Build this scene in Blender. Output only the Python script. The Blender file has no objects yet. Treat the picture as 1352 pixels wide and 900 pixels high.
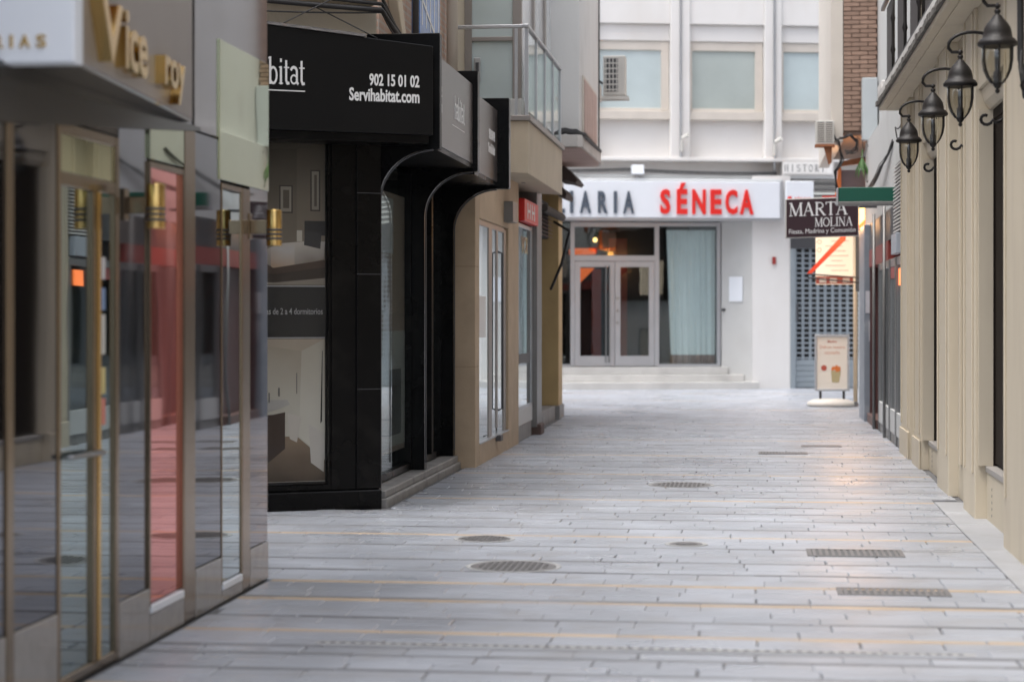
import bpy, bmesh, math, random
from mathutils import Vector, Matrix
random.seed(7)
R = math.radians
S = bpy.context.scene
COL = S.collection

# ------------------------------------------------------------------ camera, sky, sun, exposure
cam_d = bpy.data.cameras.new('camera'); cam = bpy.data.objects.new('camera', cam_d); COL.objects.link(cam)
S.camera = cam
cam.location = (0, 0, 1.6)
YAW = math.atan(314 / 2629)
cam.rotation_euler = (R(90), 0, YAW)
cam_d.sensor_width = 36; cam_d.lens = 70.0
cam_d.shift_y = -35 / 1352
cam_d.clip_start = 0.1; cam_d.clip_end = 2000
cam_d.dof.use_dof = True; cam_d.dof.focus_distance = 18.0; cam_d.dof.aperture_fstop = 1.8

SUN_EL, SUN_AZ = 72, 230        # soft light from behind the camera, high up
W = bpy.data.worlds.new('World'); S.world = W; W.use_nodes = True
nt = W.node_tree; nt.nodes.clear()
sky = nt.nodes.new('ShaderNodeTexSky'); sky.sky_type = 'NISHITA'; sky.sun_disc = False
sky.sun_elevation = R(SUN_EL); sky.sun_rotation = R(SUN_AZ)
sky.air_density = 1.0; sky.dust_density = 4.0; sky.ozone_density = 1.0
hs = nt.nodes.new('ShaderNodeHueSaturation'); hs.inputs['Saturation'].default_value = 0.42   # cloud cover greys the blue
bg = nt.nodes.new('ShaderNodeBackground'); bg.inputs['Strength'].default_value = 0.15
wo = nt.nodes.new('ShaderNodeOutputWorld')
nt.links.new(sky.outputs[0], hs.inputs['Color']); nt.links.new(hs.outputs[0], bg.inputs['Color']); nt.links.new(bg.outputs[0], wo.inputs['Surface'])
sd = bpy.data.lights.new('sun', 'SUN'); sun = bpy.data.objects.new('sun', sd); COL.objects.link(sun)
sd.energy = 0.9; sd.angle = R(40); sd.color = (1, 0.96, 0.91)
az = R(SUN_AZ)
dirv = Vector((math.sin(az) * math.cos(R(SUN_EL)), math.cos(az) * math.cos(R(SUN_EL)), math.sin(R(SUN_EL))))
sun.rotation_euler = dirv.to_track_quat('Z', 'Y').to_euler(); sun.location = (0, 0, 40)
vs = S.view_settings; vs.view_transform = 'Standard'; vs.look = 'None'; vs.gamma = 1; vs.use_curve_mapping = False
vs.exposure = 1.28
S.render.engine = 'CYCLES'

# ------------------------------------------------------------------ materials
MATS = {}
def mat(name, col, rough=0.6, metal=0.0, var=0.0, vscale=3.0, bump=0.0, bscale=40.0, spec=0.5, emit=None, estr=0.0,
        stain=None, sscale=1.5, samt=0.0, isl=0.0, wave=0.0, stretch=(1, 1, 1), rvar=0.0, spots=0.0):
    if name in MATS: return MATS[name]
    m = bpy.data.materials.new(name); m.use_nodes = True; MATS[name] = m
    n = m.node_tree.nodes; l = m.node_tree.links; b = n['Principled BSDF']
    b.inputs['Base Color'].default_value = (*col, 1); b.inputs['Roughness'].default_value = rough
    b.inputs['Metallic'].default_value = metal; b.inputs['Specular IOR Level'].default_value = spec
    tc = n.new('ShaderNodeNewGeometry'); mp = n.new('ShaderNodeMapping'); mp.inputs['Scale'].default_value = stretch
    l.new(tc.outputs['Position'], mp.inputs['Vector'])
    cur = None
    if var > 0 or isl > 0 or samt > 0:
        rgb = n.new('ShaderNodeRGB'); rgb.outputs[0].default_value = (*col, 1); cur = rgb.outputs[0]
    def noise(scale, det=4):
        t = n.new('ShaderNodeTexNoise'); t.inputs['Scale'].default_value = scale; t.inputs['Detail'].default_value = det
        l.new(mp.outputs[0], t.inputs['Vector']); return t.outputs['Fac']
    def bright(c, fac, lo, hi):
        mr = n.new('ShaderNodeMapRange'); mr.inputs[1].default_value = 0.25; mr.inputs[2].default_value = 0.75
        mr.inputs[3].default_value = lo; mr.inputs[4].default_value = hi; l.new(fac, mr.inputs[0])
        h = n.new('ShaderNodeHueSaturation'); l.new(c, h.inputs['Color']); l.new(mr.outputs[0], h.inputs['Value']); return h.outputs[0]
    if var > 0: cur = bright(cur, noise(vscale, 6), 1 - var, 1 + var)
    if isl > 0:
        g = n.new('ShaderNodeNewGeometry'); oi = n.new('ShaderNodeObjectInfo')
        ad = n.new('ShaderNodeMath'); ad.operation = 'ADD'; l.new(g.outputs['Random Per Island'], ad.inputs[0]); l.new(oi.outputs['Random'], ad.inputs[1])
        fr = n.new('ShaderNodeMath'); fr.operation = 'FRACT'; l.new(ad.outputs[0], fr.inputs[0])
        cur = bright(cur, fr.outputs[0], 1 - isl, 1 + isl)
    if samt > 0:
        mr = n.new('ShaderNodeMapRange'); mr.inputs[1].default_value = 0.52; mr.inputs[2].default_value = 0.72
        mr.inputs[3].default_value = 0; mr.inputs[4].default_value = samt; l.new(noise(sscale, 8), mr.inputs[0])
        mx = n.new('ShaderNodeMix'); mx.data_type = 'RGBA'; l.new(mr.outputs[0], mx.inputs[0]); l.new(cur, mx.inputs[6])
        mx.inputs[7].default_value = (*stain, 1); cur = mx.outputs[2]
    if spots > 0:      # trodden gum and drips
        vo = n.new('ShaderNodeTexVoronoi'); vo.inputs['Scale'].default_value = 2.2; l.new(mp.outputs[0], vo.inputs['Vector'])
        mr = n.new('ShaderNodeMapRange'); mr.inputs[1].default_value = .05; mr.inputs[2].default_value = .085; mr.inputs[3].default_value = spots; mr.inputs[4].default_value = 0
        l.new(vo.outputs['Distance'], mr.inputs[0])
        mx = n.new('ShaderNodeMix'); mx.data_type = 'RGBA'; l.new(mr.outputs[0], mx.inputs[0]); l.new(cur, mx.inputs[6]); mx.inputs[7].default_value = (.17, .165, .165, 1); cur = mx.outputs[2]
    if rvar > 0:
        mr = n.new('ShaderNodeMapRange'); mr.inputs[1].default_value = .3; mr.inputs[2].default_value = .7; mr.inputs[3].default_value = rough - rvar; mr.inputs[4].default_value = rough + rvar
        l.new(noise(.9, 6), mr.inputs[0]); l.new(mr.outputs[0], b.inputs['Roughness'])
    if cur is not None: l.new(cur, b.inputs['Base Color'])
    if bump > 0 or wave > 0:
        bp = n.new('ShaderNodeBump'); bp.inputs['Strength'].default_value = bump if bump else wave
        bp.inputs['Distance'].default_value = 0.01 if bump else 0.02
        l.new(noise(bscale, 5 if bump else 1), bp.inputs['Height']); l.new(bp.outputs[0], b.inputs['Normal'])
    if emit:
        b.inputs['Emission Color'].default_value = (*emit, 1); b.inputs['Emission Strength'].default_value = estr
    return m
def glass(name, tint=(0.75, 0.8, 0.8), refl=0.25, rough=0.01):
    """clear pane: tinted see-through plus a mirror share that grows at grazing angles"""
    if name in MATS: return MATS[name]
    m = bpy.data.materials.new(name); m.use_nodes = True; MATS[name] = m
    n = m.node_tree.nodes; l = m.node_tree.links; n.clear()
    t = n.new('ShaderNodeBsdfTransparent'); t.inputs[0].default_value = (*tint, 1)
    g = n.new('ShaderNodeBsdfGlossy'); g.inputs['Roughness'].default_value = rough; g.inputs['Color'].default_value = (.9, .93, .93, 1)
    fr = n.new('ShaderNodeFresnel'); ior = 1.5 + refl * 1.5
    gm = n.new('ShaderNodeNewGeometry'); io = n.new('ShaderNodeMapRange'); io.inputs[3].default_value = ior; io.inputs[4].default_value = 1 / ior   # same reflectance on the back face
    l.new(gm.outputs['Backfacing'], io.inputs[0]); l.new(io.outputs[0], fr.inputs['IOR'])
    tc = n.new('ShaderNodeTexCoord'); ns = n.new('ShaderNodeTexNoise'); ns.inputs['Scale'].default_value = 2.0; ns.inputs['Detail'].default_value = 1
    bp = n.new('ShaderNodeBump'); bp.inputs['Strength'].default_value = 0.05; bp.inputs['Distance'].default_value = 0.02
    l.new(tc.outputs['Object'], ns.inputs['Vector']); l.new(ns.outputs['Fac'], bp.inputs['Height']); l.new(bp.outputs[0], g.inputs['Normal'])
    mx = n.new('ShaderNodeMixShader'); o = n.new('ShaderNodeOutputMaterial')
    l.new(fr.outputs[0], mx.inputs[0]); l.new(t.outputs[0], mx.inputs[1]); l.new(g.outputs[0], mx.inputs[2]); l.new(mx.outputs[0], o.inputs[0])
    return m
def brickmat(name, c1, c2, mort, scale):
    if name in MATS: return MATS[name]
    m = bpy.data.materials.new(name); m.use_nodes = True; MATS[name] = m
    n = m.node_tree.nodes; l = m.node_tree.links; b = n['Principled BSDF']; b.inputs['Roughness'].default_value = .85
    tc = n.new('ShaderNodeTexCoord'); sp = n.new('ShaderNodeSeparateXYZ'); cb = n.new('ShaderNodeCombineXYZ'); l.new(tc.outputs['Object'], sp.inputs[0])
    ad = n.new('ShaderNodeMath'); ad.operation = 'ADD'; l.new(sp.outputs[0], ad.inputs[0]); l.new(sp.outputs[1], ad.inputs[1])
    l.new(ad.outputs[0], cb.inputs[0]); l.new(sp.outputs[2], cb.inputs[1])
    t = n.new('ShaderNodeTexBrick'); l.new(cb.outputs[0], t.inputs['Vector']); t.inputs['Scale'].default_value = scale
    t.inputs['Color1'].default_value = (*c1, 1); t.inputs['Color2'].default_value = (*c2, 1); t.inputs['Mortar'].default_value = (*mort, 1)
    t.inputs['Mortar Size'].default_value = .012; t.inputs['Brick Width'].default_value = .26; t.inputs['Row Height'].default_value = .065
    bp = n.new('ShaderNodeBump'); bp.inputs['Strength'].default_value = .5; bp.inputs['Distance'].default_value = .01; bp.invert = True
    l.new(t.outputs['Color'], b.inputs['Base Color']); l.new(t.outputs['Fac'], bp.inputs['Height']); l.new(bp.outputs[0], b.inputs['Normal'])
    return m

M_PAVER = mat('paving stone', (.335, .357, .40), .36, var=.17, vscale=1.1, bump=.22, bscale=60, isl=.06, stain=(.27, .262, .26), sscale=2.6, samt=.5, rvar=.14, spots=.4)
M_TAN = mat('ochre paving strip', (.46, .36, .26), .4, var=.12, isl=.1, bump=.2, stain=(.38, .385, .41), sscale=1.1, samt=.9)
M_DSTRIP = mat('dark paving strip', (.19, .195, .21), .42, var=.15, isl=.12, bump=.2, stain=(.055, .055, .06), sscale=.55, samt=.95)
M_BED = mat('joint sand', (.13, .13, .135), .9, var=.2)
M_GROUND = mat('ground', (.2, .2, .2), .9, var=.15, vscale=.5)
M_CEM = mat('cement edging', (.37, .37, .37), .75, var=.14, bump=.4, stain=(.22, .21, .2), samt=.5, sscale=3)
M_IRON = mat('cast iron', (.20, .195, .195), .5, metal=.4, var=.2, vscale=20, bump=.5, bscale=90)
M_MIR = mat('polished dark cladding', (.165, .17, .195), .035, metal=1, wave=.035, bscale=1.3)
M_MIRUP = mat('polished upper cladding', (.26, .25, .26), .05, metal=1, wave=.03, bscale=1.2)
M_MIRG = mat('tinted shop glass', (.27, .34, .35), .02, metal=1, wave=.05, bscale=1.6)
M_MIRB = mat('blue tinted shop glass', (.46, .54, .57), .02, metal=1, wave=.05, bscale=1.6)
M_MIRR = mat('red backed shop glass', (.74, .22, .19), .03, metal=.8, wave=.05, bscale=1.6)
M_GREEN = mat('pale green glass', (.44, .47, .33), .02, metal=.9, wave=.03, bscale=1.5)
M_PLIN = mat('polished grey plinth stone', (.25, .23, .21), .08, var=.12, vscale=12, spec=.8, stain=(.25, .22, .2), samt=.3)
M_GOLD = mat('brass', (.62, .42, .16), .22, metal=1, var=.1)
M_GOLDD = mat('dull bronze frame', (.25, .195, .14), .2, metal=1, var=.1)
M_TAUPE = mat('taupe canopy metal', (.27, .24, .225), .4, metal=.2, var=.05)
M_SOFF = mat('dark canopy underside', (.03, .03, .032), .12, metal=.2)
M_WHITE = mat('white sign panel', (.74, .77, .82), .35, var=.02)
M_BLACK = mat('black painted panel', (.003, .003, .0035), .3, var=.15, vscale=2, spec=.15, stain=(.014, .013, .0125), sscale=5, samt=.6, rvar=.1)
M_BLACKM = mat('matt black fascia', (.007, .007, .0075), .42, var=.12, vscale=2, spec=.18)
M_FASC = mat('grey satin fascia', (.115, .10, .097), .28, metal=.35, var=.06)
M_LETW = mat('white lettering', (.78, .78, .78), .5)
M_LETG = mat('grey lettering', (.42, .42, .42), .5)
M_STEP = mat('worn grey step stone', (.27, .265, .26), .55, var=.18, vscale=5, bump=.4, stain=(.08, .08, .08), samt=.6, sscale=4)
M_SAND = mat('tan sandstone cladding', (.47, .36, .25), .65, var=.10, vscale=4, bump=.3, bscale=70, stain=(.32, .24, .16), samt=.3)
M_SANDL = mat('pale tan render', (.52, .45, .35), .8, var=.08, vscale=2, bump=.2, stain=(.38, .33, .27), samt=.35)
M_OCHRE = mat('ochre stone pillar', (.50, .36, .17), .6, var=.1, bump=.2)
M_CREAM = mat('cream painted wall', (.55, .485, .375), .62, var=.05, vscale=2, bump=.12, bscale=25, stain=(.42, .36, .28), samt=.4, sscale=3, stretch=(1, 1, .22))
M_CREAMD = mat('cream painted pilaster', (.59, .52, .405), .6, var=.05, vscale=2.5, bump=.12, bscale=25, stain=(.44, .38, .30), samt=.4, sscale=3, stretch=(1, 1, .22))
M_BROWN = mat('dark brown joinery', (.012, .008, .0065), .6, var=.2, spec=.12)
M_WALLW = mat('white far render', (.72, .70, .68), .75, var=.03, vscale=1.5, bump=.15, stain=(.58, .54, .49), samt=.35, sscale=.9, stretch=(1, 1, .5))
M_WALLG = mat('pale grey render', (.58, .59, .59), .75, var=.05, vscale=1.2, bump=.15, stain=(.40, .40, .39), samt=.5, sscale=1.2)
M_BEIGE = mat('beige window surround', (.60, .55, .49), .7, var=.05)
M_BLIND = mat('pale aqua blind behind glass', (.50, .58, .59), .18, var=.13, vscale=.9, spec=.7)
M_BLINDG = mat('grey green blind behind glass', (.42, .47, .45), .18, var=.13, vscale=.9, spec=.7)
M_ALU = mat('aluminium', (.46, .47, .49), .35, metal=.6, var=.05)
M_ALUB = mat('bronze aluminium', (.30, .275, .26), .4, metal=.5, var=.05)
M_STEEL = mat('brushed steel', (.30, .30, .30), .3, metal=.9)
M_GREYM = mat('grey metal column', (.20, .195, .19), .4, metal=.4, var=.08)
M_INT = mat('dark shop interior', (.03, .028, .028), .8)
M_INTR = mat('red interior wall', (.30, .045, .02), .7)
M_CURT = mat('pale curtain', (.76, .80, .80), .8, var=.05)
M_HEM = mat('brown curtain hem', (.26, .17, .14), .8, var=.1)
M_SHUT = mat('blue grey shutter steel', (.30, .34, .37), .45, metal=.3, var=.08)
M_RED = mat('red letters', (.72, .02, .015), .4)
M_SLATE = mat('slate blue letters', (.07, .09, .12), .45)
M_PURP = mat('aubergine sign', (.035, .012, .018), .4)
M_SGREEN = mat('dark green sign', (.004, .085, .055), .35)
M_CABLE = mat('black cable', (.025, .025, .027), .6)
M_LAMPM = mat('blackened lantern iron', (.014, .012, .0115), .5, spec=.35, metal=0.0, var=.2, vscale=20, bump=.2)
M_CONC = mat('stained concrete', (.46, .44, .41), .85, var=.15, vscale=3, bump=.5, stain=(.09, .085, .08), samt=.8, sscale=5)
M_CONC2 = mat('pale stained concrete', (.55, .53, .51), .85, var=.1, vscale=3, bump=.4, stain=(.2, .19, .18), samt=.6, sscale=4)
M_BRICKR = mat('brown brick', (.31, .205, .155), .85, var=.12, vscale=10, isl=.09, bump=.3)
M_MORT = mat('brown mortar', (.25, .18, .14), .9, var=.1)
M_BRICKL = brickmat('pink brick wall', (.46, .31, .24), (.52, .37, .29), (.48, .42, .37), 1.0)
M_BRICKD = brickmat('brown brick wall', (.30, .19, .14), (.35, .23, .17), (.34, .28, .23), 1.0)
M_BLUE = mat('blue glazed panel', (.10, .22, .50), .3, var=.3, vscale=6)
M_PINK = mat('pink render', (.50, .37, .33), .8, var=.1, stain=(.4, .3, .27), samt=.4)
M_RUST = mat('rusty metal', (.32, .12, .05), .7, var=.3, vscale=8)
M_ORANGE = mat('lit orange sign', (.8, .22, .06), .5, emit=(1, .20, .05), estr=.9)
M_YEL = mat('lit yellow sign', (.9, .6, .2), .5, emit=(1, .62, .2), estr=1.6)
M_MENU = mat('lit menu board', (.8, .68, .52), .5, emit=(1, .80, .60), estr=.30)
M_SHADE = mat('lit orange lampshade', (.6, .14, .05), .6, emit=(1, .18, .04), estr=.28)
M_PAPER = mat('poster paper', (.74, .70, .62), .6)
M_POLE = mat('pale wooden pole', (.68, .54, .38), .6, var=.1)
M_PLAST = mat('off white plastic', (.62, .59, .54), .5, var=.05)
M_ACW = mat('cream enamel', (.60, .58, .54), .45, var=.05)
M_DARKG = mat('dark grey metal', (.06, .06, .065), .5)
M_LEAF = mat('green leaf', (.07, .16, .04), .6, var=.3)
M_GL = glass('window pane', (.86, .90, .90), .2)
M_GLC = glass('clear balustrade pane', (.86, .90, .90), .1)
M_GLL = glass('lantern pane', (.80, .78, .72), .15, .06)
def flat(name, col, rough=.5): return mat(name, col, rough, var=.06, vscale=6)

# ------------------------------------------------------------------ mesh helpers
class MB:
    def __init__(s): s.v = []; s.f = []
    def add(s, vs_, fs):
        o = len(s.v); s.v += [tuple(p) for p in vs_]; s.f += [tuple(i + o for i in f) for f in fs]; return s
    def box(s, x0, x1, y0, y1, z0, z1):
        x0, x1 = sorted((x0, x1)); y0, y1 = sorted((y0, y1)); z0, z1 = sorted((z0, z1))
        return s.add([(x0, y0, z0), (x1, y0, z0), (x1, y1, z0), (x0, y1, z0), (x0, y0, z1), (x1, y0, z1), (x1, y1, z1), (x0, y1, z1)],
                     [(0, 3, 2, 1), (4, 5, 6, 7), (0, 1, 5, 4), (1, 2, 6, 5), (2, 3, 7, 6), (3, 0, 4, 7)])
    def prism(s, poly, axis, lo, hi):
        def p(a, b, c): return {'y': (a, c, b), 'z': (a, b, c), 'x': (c, a, b)}[axis]
        n = len(poly)
        return s.add([p(a, b, lo) for a, b in poly] + [p(a, b, hi) for a, b in poly],
                     [tuple(range(n))[::-1], tuple(range(n, 2 * n))] + [(i, (i + 1) % n, n + (i + 1) % n, n + i) for i in range(n)])
    def tube(s, path, r, n=8, r2=None):
        path = [Vector(p) for p in path]; k = len(path); o = len(s.v); up = Vector((0.13, 0.21, 0.97))
        for i, p in enumerate(path):
            t = (path[min(i + 1, k - 1)] - path[max(i - 1, 0)]).normalized()
            a = t.cross(up); a = a if a.length > 1e-3 else t.cross(Vector((1, 0, 0))); a.normalize(); b = t.cross(a)
            rr = r if r2 is None else r + (r2 - r) * i / (k - 1)
            s.v += [tuple(p + a * (rr * math.cos(2 * math.pi * j / n)) + b * (rr * math.sin(2 * math.pi * j / n))) for j in range(n)]
        for i in range(k - 1):
            s.f += [(o + i * n + j, o + i * n + (j + 1) % n, o + (i + 1) * n + (j + 1) % n, o + (i + 1) * n + j) for j in range(n)]
        s.f += [tuple(o + j for j in range(n))[::-1], tuple(o + (k - 1) * n + j for j in range(n))]
        return s
    def lathe(s, prof, cx, cy, n=20):
        o = len(s.v); k = len(prof)
        for r, z in prof: s.v += [(cx + r * math.cos(2 * math.pi * j / n), cy + r * math.sin(2 * math.pi * j / n), z) for j in range(n)]
        for i in range(k - 1):
            s.f += [(o + i * n + j, o + i * n + (j + 1) % n, o + (i + 1) * n + (j + 1) % n, o + (i + 1) * n + j) for j in range(n)]
        s.f += [tuple(o + j for j in range(n))[::-1], tuple(o + (k - 1) * n + j for j in range(n))]
        return s
    def xf(s, rot=0, loc=(0, 0, 0)):
        c, q = math.cos(rot), math.sin(rot)
        s.v = [(x * c - y * q + loc[0], x * q + y * c + loc[1], z + loc[2]) for x, y, z in s.v]; return s
def box(*a): return MB().box(*a)
def mesh_of(mb, name, bev=0, smooth=False, off=(0, 0, 0)):
    me = bpy.data.meshes.new(name)
    me.from_pydata([(x - off[0], y - off[1], z - off[2]) for x, y, z in mb.v], [], mb.f)
    b = bmesh.new(); b.from_mesh(me)
    bmesh.ops.recalc_face_normals(b, faces=b.faces)
    if bev > 0:
        es = [e for e in b.edges if len(e.link_faces) == 2 and e.calc_face_angle(0) > .6]
        bmesh.ops.bevel(b, geom=es, offset=bev, segments=1, affect='EDGES', clamp_overlap=True)
    b.to_mesh(me); b.free()
    if smooth:
        for p in me.polygons: p.use_smooth = len(p.vertices) == 4
    return me
def P(name, mb, m, parent=None, bev=0, smooth=False, label=None):
    """link the builder as one mesh object; vertices are given in world space (parents are unrotated)"""
    off = tuple(parent['_abs']) if parent is not None else (0, 0, 0)
    o = bpy.data.objects.new(name, mesh_of(mb, name, bev, smooth, off)); COL.objects.link(o)
    o.data.materials.append(m)
    if parent is not None: o.parent = parent
    o['_abs'] = off
    if label: o['label'] = label
    return o
def tag(o, label, cat, group=None):
    o['label'] = label; o['category'] = cat
    if group: o['group'] = group
    return o
def T(name, label, cat, loc, group=None):
    o = bpy.data.objects.new(name, None); COL.objects.link(o); o.location = loc; o['_abs'] = loc; o.empty_display_size = .1
    return tag(o, label, cat, group)
def one(name, mb, m, label, cat, group=None, **k): return tag(P(name, mb, m, None, **k), label, cat, group)
def struct(name, mb, m, **k):
    o = P(name, mb, m, None, **k); o['kind'] = 'structure'; return o
def text_mb(s, w=None, h=None, depth=.004, bold=0.0, shear=0.0, fit=True):
    """flat lettering in the local XZ plane (front towards -y), lower left at the origin"""
    c = bpy.data.curves.new('t', 'FONT'); c.body = s; c.size = 1; c.offset = bold; c.shear = shear; c.resolution_u = 3
    o = bpy.data.objects.new('t', c); COL.objects.link(o)
    bpy.context.view_layer.update()
    me = bpy.data.meshes.new_from_object(o.evaluated_get(bpy.context.evaluated_depsgraph_get()))
    vs_ = [tuple(v.co) for v in me.vertices]; fs = [tuple(p.vertices) for p in me.polygons]
    bpy.data.objects.remove(o); bpy.data.curves.remove(c); bpy.data.meshes.remove(me)
    x0 = min(v[0] for v in vs_); x1 = max(v[0] for v in vs_); y0 = min(v[1] for v in vs_); y1 = max(v[1] for v in vs_)
    sy = h / (y1 - y0) if h else None; sx = w / (x1 - x0) if w else sy
    if sy is None: sy = sx
    m = MB(); n = len(vs_)
    front = [((v[0] - x0) * sx, -depth, (v[1] - y0) * sy) for v in vs_]; back = [(a, 0, b) for a, _, b in front]
    m.add(front + back, fs + [tuple(i + n for i in f[::-1]) for f in fs])
    ec = {}
    for f in fs:
        for i in range(len(f)):
            a, b = f[i], f[(i + 1) % len(f)]; ec[(a, b)] = 1
    m.f += [(b, a, a + n, b + n) for (a, b) in ec if (b, a) not in ec]
    return m
# a small serif alphabet drawn with strokes (thick / thin) for the painted signs
def arc(cx, cy, rx, ry, a0, a1, n=10): return [(cx + rx * math.cos(R(a0 + (a1 - a0) * i / n)), cy + ry * math.sin(R(a0 + (a1 - a0) * i / n))) for i in range(n + 1)]
TK, TN = .13, .055
SER = {
 'M': (.95, [([(.12, 0), (.14, 1)], TN), ([(.14, 1), (.47, .04)], TK), ([(.47, .04), (.80, 1)], TN), ([(.80, 1), (.83, 0)], TK)], [(.02, .24, 0), (.70, .95, 0), (.02, .2, 1), (.76, .93, 1)]),
 'A': (.80, [([(.10, 0), (.38, 1)], TN), ([(.38, 1), (.68, 0)], TK), ([(.21, .36), (.57, .36)], TN)], [(.0, .22, 0), (.55, .80, 0)]),
 'R': (.76, [([(.16, 0), (.16, 1)], TK), ([(.16, .97)] + arc(.34, .745, .24, .225, 90, -90) + [(.16, .52)], .075), ([(.34, .52), (.68, 0)], TK)], [(.04, .30, 0), (.60, .78, 0), (.04, .2, 1)]),
 'T': (.70, [([(.35, 0), (.35, 1)], TK), ([(.03, .97), (.67, .97)], TN), ([(.03, .99), (.03, .8)], TN), ([(.67, .99), (.67, .8)], TN)], [(.22, .48, 0)]),
 'O': (.84, [(arc(.42, .5, .34, .47, 0, 360, 22), .10)], []),
 'L': (.66, [([(.16, 0), (.16, 1)], TK), ([(.16, .03), (.6, .03)], TN), ([(.61, .0), (.63, .22)], TN)], [(.04, .3, 0), (.04, .3, 1)]),
 'I': (.34, [([(.17, 0), (.17, 1)], TK)], [(.04, .30, 0), (.04, .30, 1)]),
 'N': (.86, [([(.14, 0), (.14, 1)], TN), ([(.14, 1), (.70, 0)], TK), ([(.70, 0), (.70, 1)], TN)], [(.03, .26, 0), (.02, .2, 1), (.58, .82, 1)]),
 'H': (.84, [([(.16, 0), (.16, 1)], TK), ([(.68, 0), (.68, 1)], TK), ([(.16, .52), (.68, .52)], TN)], [(.04, .28, 0), (.56, .80, 0), (.04, .28, 1), (.56, .80, 1)]),
 'S': (.62, [(arc(.31, .74, .21, .23, 20, 250, 12) + arc(.31, .26, .23, .23, 70, -160, 12), .095)], []),
 'a': (.52, [(arc(.24, .50, .17, .16, 160, 0, 8) + [(.41, .08), (.48, .02)], .11), (arc(.24, .19, .17, .165, 50, 330, 10), .07)], []),
 'b': (.60, [([(.13, 0), (.13, 1.02)], .115), (arc(.30, .32, .2, .31, 150, -150, 14), .095)], [(.03, .13, 1)]),
 'i': (.28, [([(.14, 0), (.14, .66)], .115), ([(.14, .86), (.14, .96)], .10)], [(.05, .24, 0), (.04, .14, .66)]),
 't': (.36, [([(.16, .9), (.16, .14), (.22, .02), (.32, .04)], .11), ([(.04, .64), (.32, .64)], .05)], []),
 'h': (.62, [([(.13, 0), (.13, 1.02)], .09), ([(.13, .5)] + arc(.32, .48, .17, .18, 150, 0, 8) + [(.49, 0)], .085)], [(.04, .24, 0), (.4, .6, 0), (.03, .13, 1)]),
}
def serif_mb(word, w, h, depth=.004, track=0.0):
    m = MB(); x = 0
    def stroke(pts, t):
        for (a, b), (c, d) in zip(pts[:-1], pts[1:]):
            dx, dy = c - a, d - b; L = math.hypot(dx, dy) or 1; ex, ey = dx / L * t * .2, dy / L * t * .2; nx, ny = -dy / L * t / 2, dx / L * t / 2
            q = [(a - ex + nx, b - ey + ny), (a - ex - nx, b - ey - ny), (c + ex - nx, d + ey - ny), (c + ex + nx, d + ey + ny)]
            m.prism([(x + p, r) for p, r in q], 'y', -depth - random.random() * .0004, 0)
    for ch in word:
        if ch == ' ': x += .4; continue
        wd, st, se = SER[ch]
        for pts, t in st: stroke(pts, t)
        for a, b, yy in se: stroke([(a, yy + (.02 if yy < .5 else -.02)), (b, yy + (.02 if yy < .5 else -.02))], .05)
        x += wd + track
    x -= track
    m.v = [(p[0] * w / x, p[1], p[2] * h) for p in m.v]
    return m
NOGROUP = None

# ------------------------------------------------------------------ ground and paving
struct('ground', MB().add([(-600, -600, -.06), (600, -600, -.06), (600, 600, -.06), (-600, 600, -.06)], [(0, 1, 2, 3)]), M_GROUND)
pavement = struct('pavement', MB().add([(-30, 1, -.012), (30, 1, -.012), (30, 48, -.012), (-30, 48, -.012)], [(0, 1, 2, 3)]), M_BED)
STRIPS = [5.9, 7.3, 8.35, 9.87, 10.97, 11.72, 14.30, 17.15, 19.9, 22.6, 25.4, 29.2, 33.5, 37.0, 40.4]
DARK = [6.6, 8.8, 9.2, 9.42, 10.35, 11.07, 12.28, 12.85, 13.65, 14.85, 15.50, 16.05, 16.6, 17.5, 18.1, 18.75, 19.4, 20.4, 20.9, 21.7, 22.2, 23.2, 23.8, 24.5, 26.0, 26.9, 27.8, 28.6, 30.1, 31.0]
breaks = sorted([(y, 's') for y in STRIPS] + [(y, 'd') for y in DARK] + [(2.0, 'n'), (43.6, 'n')])
rows = []            # y0, y1, kind
for (a, ka), (b, kb) in zip(breaks[:-1], breaks[1:]):
    lo = a + (.085 if ka == 's' else (.058 if ka == 'd' else .004)); hi = b - .002
    k = max(1, round((hi - lo) / .19))
    for i in range(k):
        rows.append((lo + (hi - lo) * i / k + .0035, lo + (hi - lo) * (i + 1) / k - .0035, 'n'))
    if kb == 's': rows.append((b + .003, b + .082, 's'))
    if kb == 'd': rows.append((b + .003, b + .055, 'd'))
def paver_unit(w, d):
    m = MB(); b = .006; h = .03
    m.add([(-w/2, -d/2, -h), (w/2, -d/2, -h), (w/2, d/2, -h), (-w/2, d/2, -h), (-w/2, -d/2, -b), (w/2, -d/2, -b), (w/2, d/2, -b), (-w/2, d/2, -b),
           (-w/2+b, -d/2+b*.6, 0), (w/2-b, -d/2+b*.6, 0), (w/2-b, d/2-b*.6, 0), (-w/2+b, d/2-b*.6, 0)],
          [(0, 1, 5, 4), (1, 2, 6, 5), (2, 3, 7, 6), (3, 0, 4, 7), (4, 5, 9, 8), (5, 6, 10, 9), (6, 7, 11, 10), (7, 4, 8, 11), (8, 9, 10, 11)])
    return m
cache = {}
rest = MB(); rest_tan = MB(); rest_dark = MB(); count = 0
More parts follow.
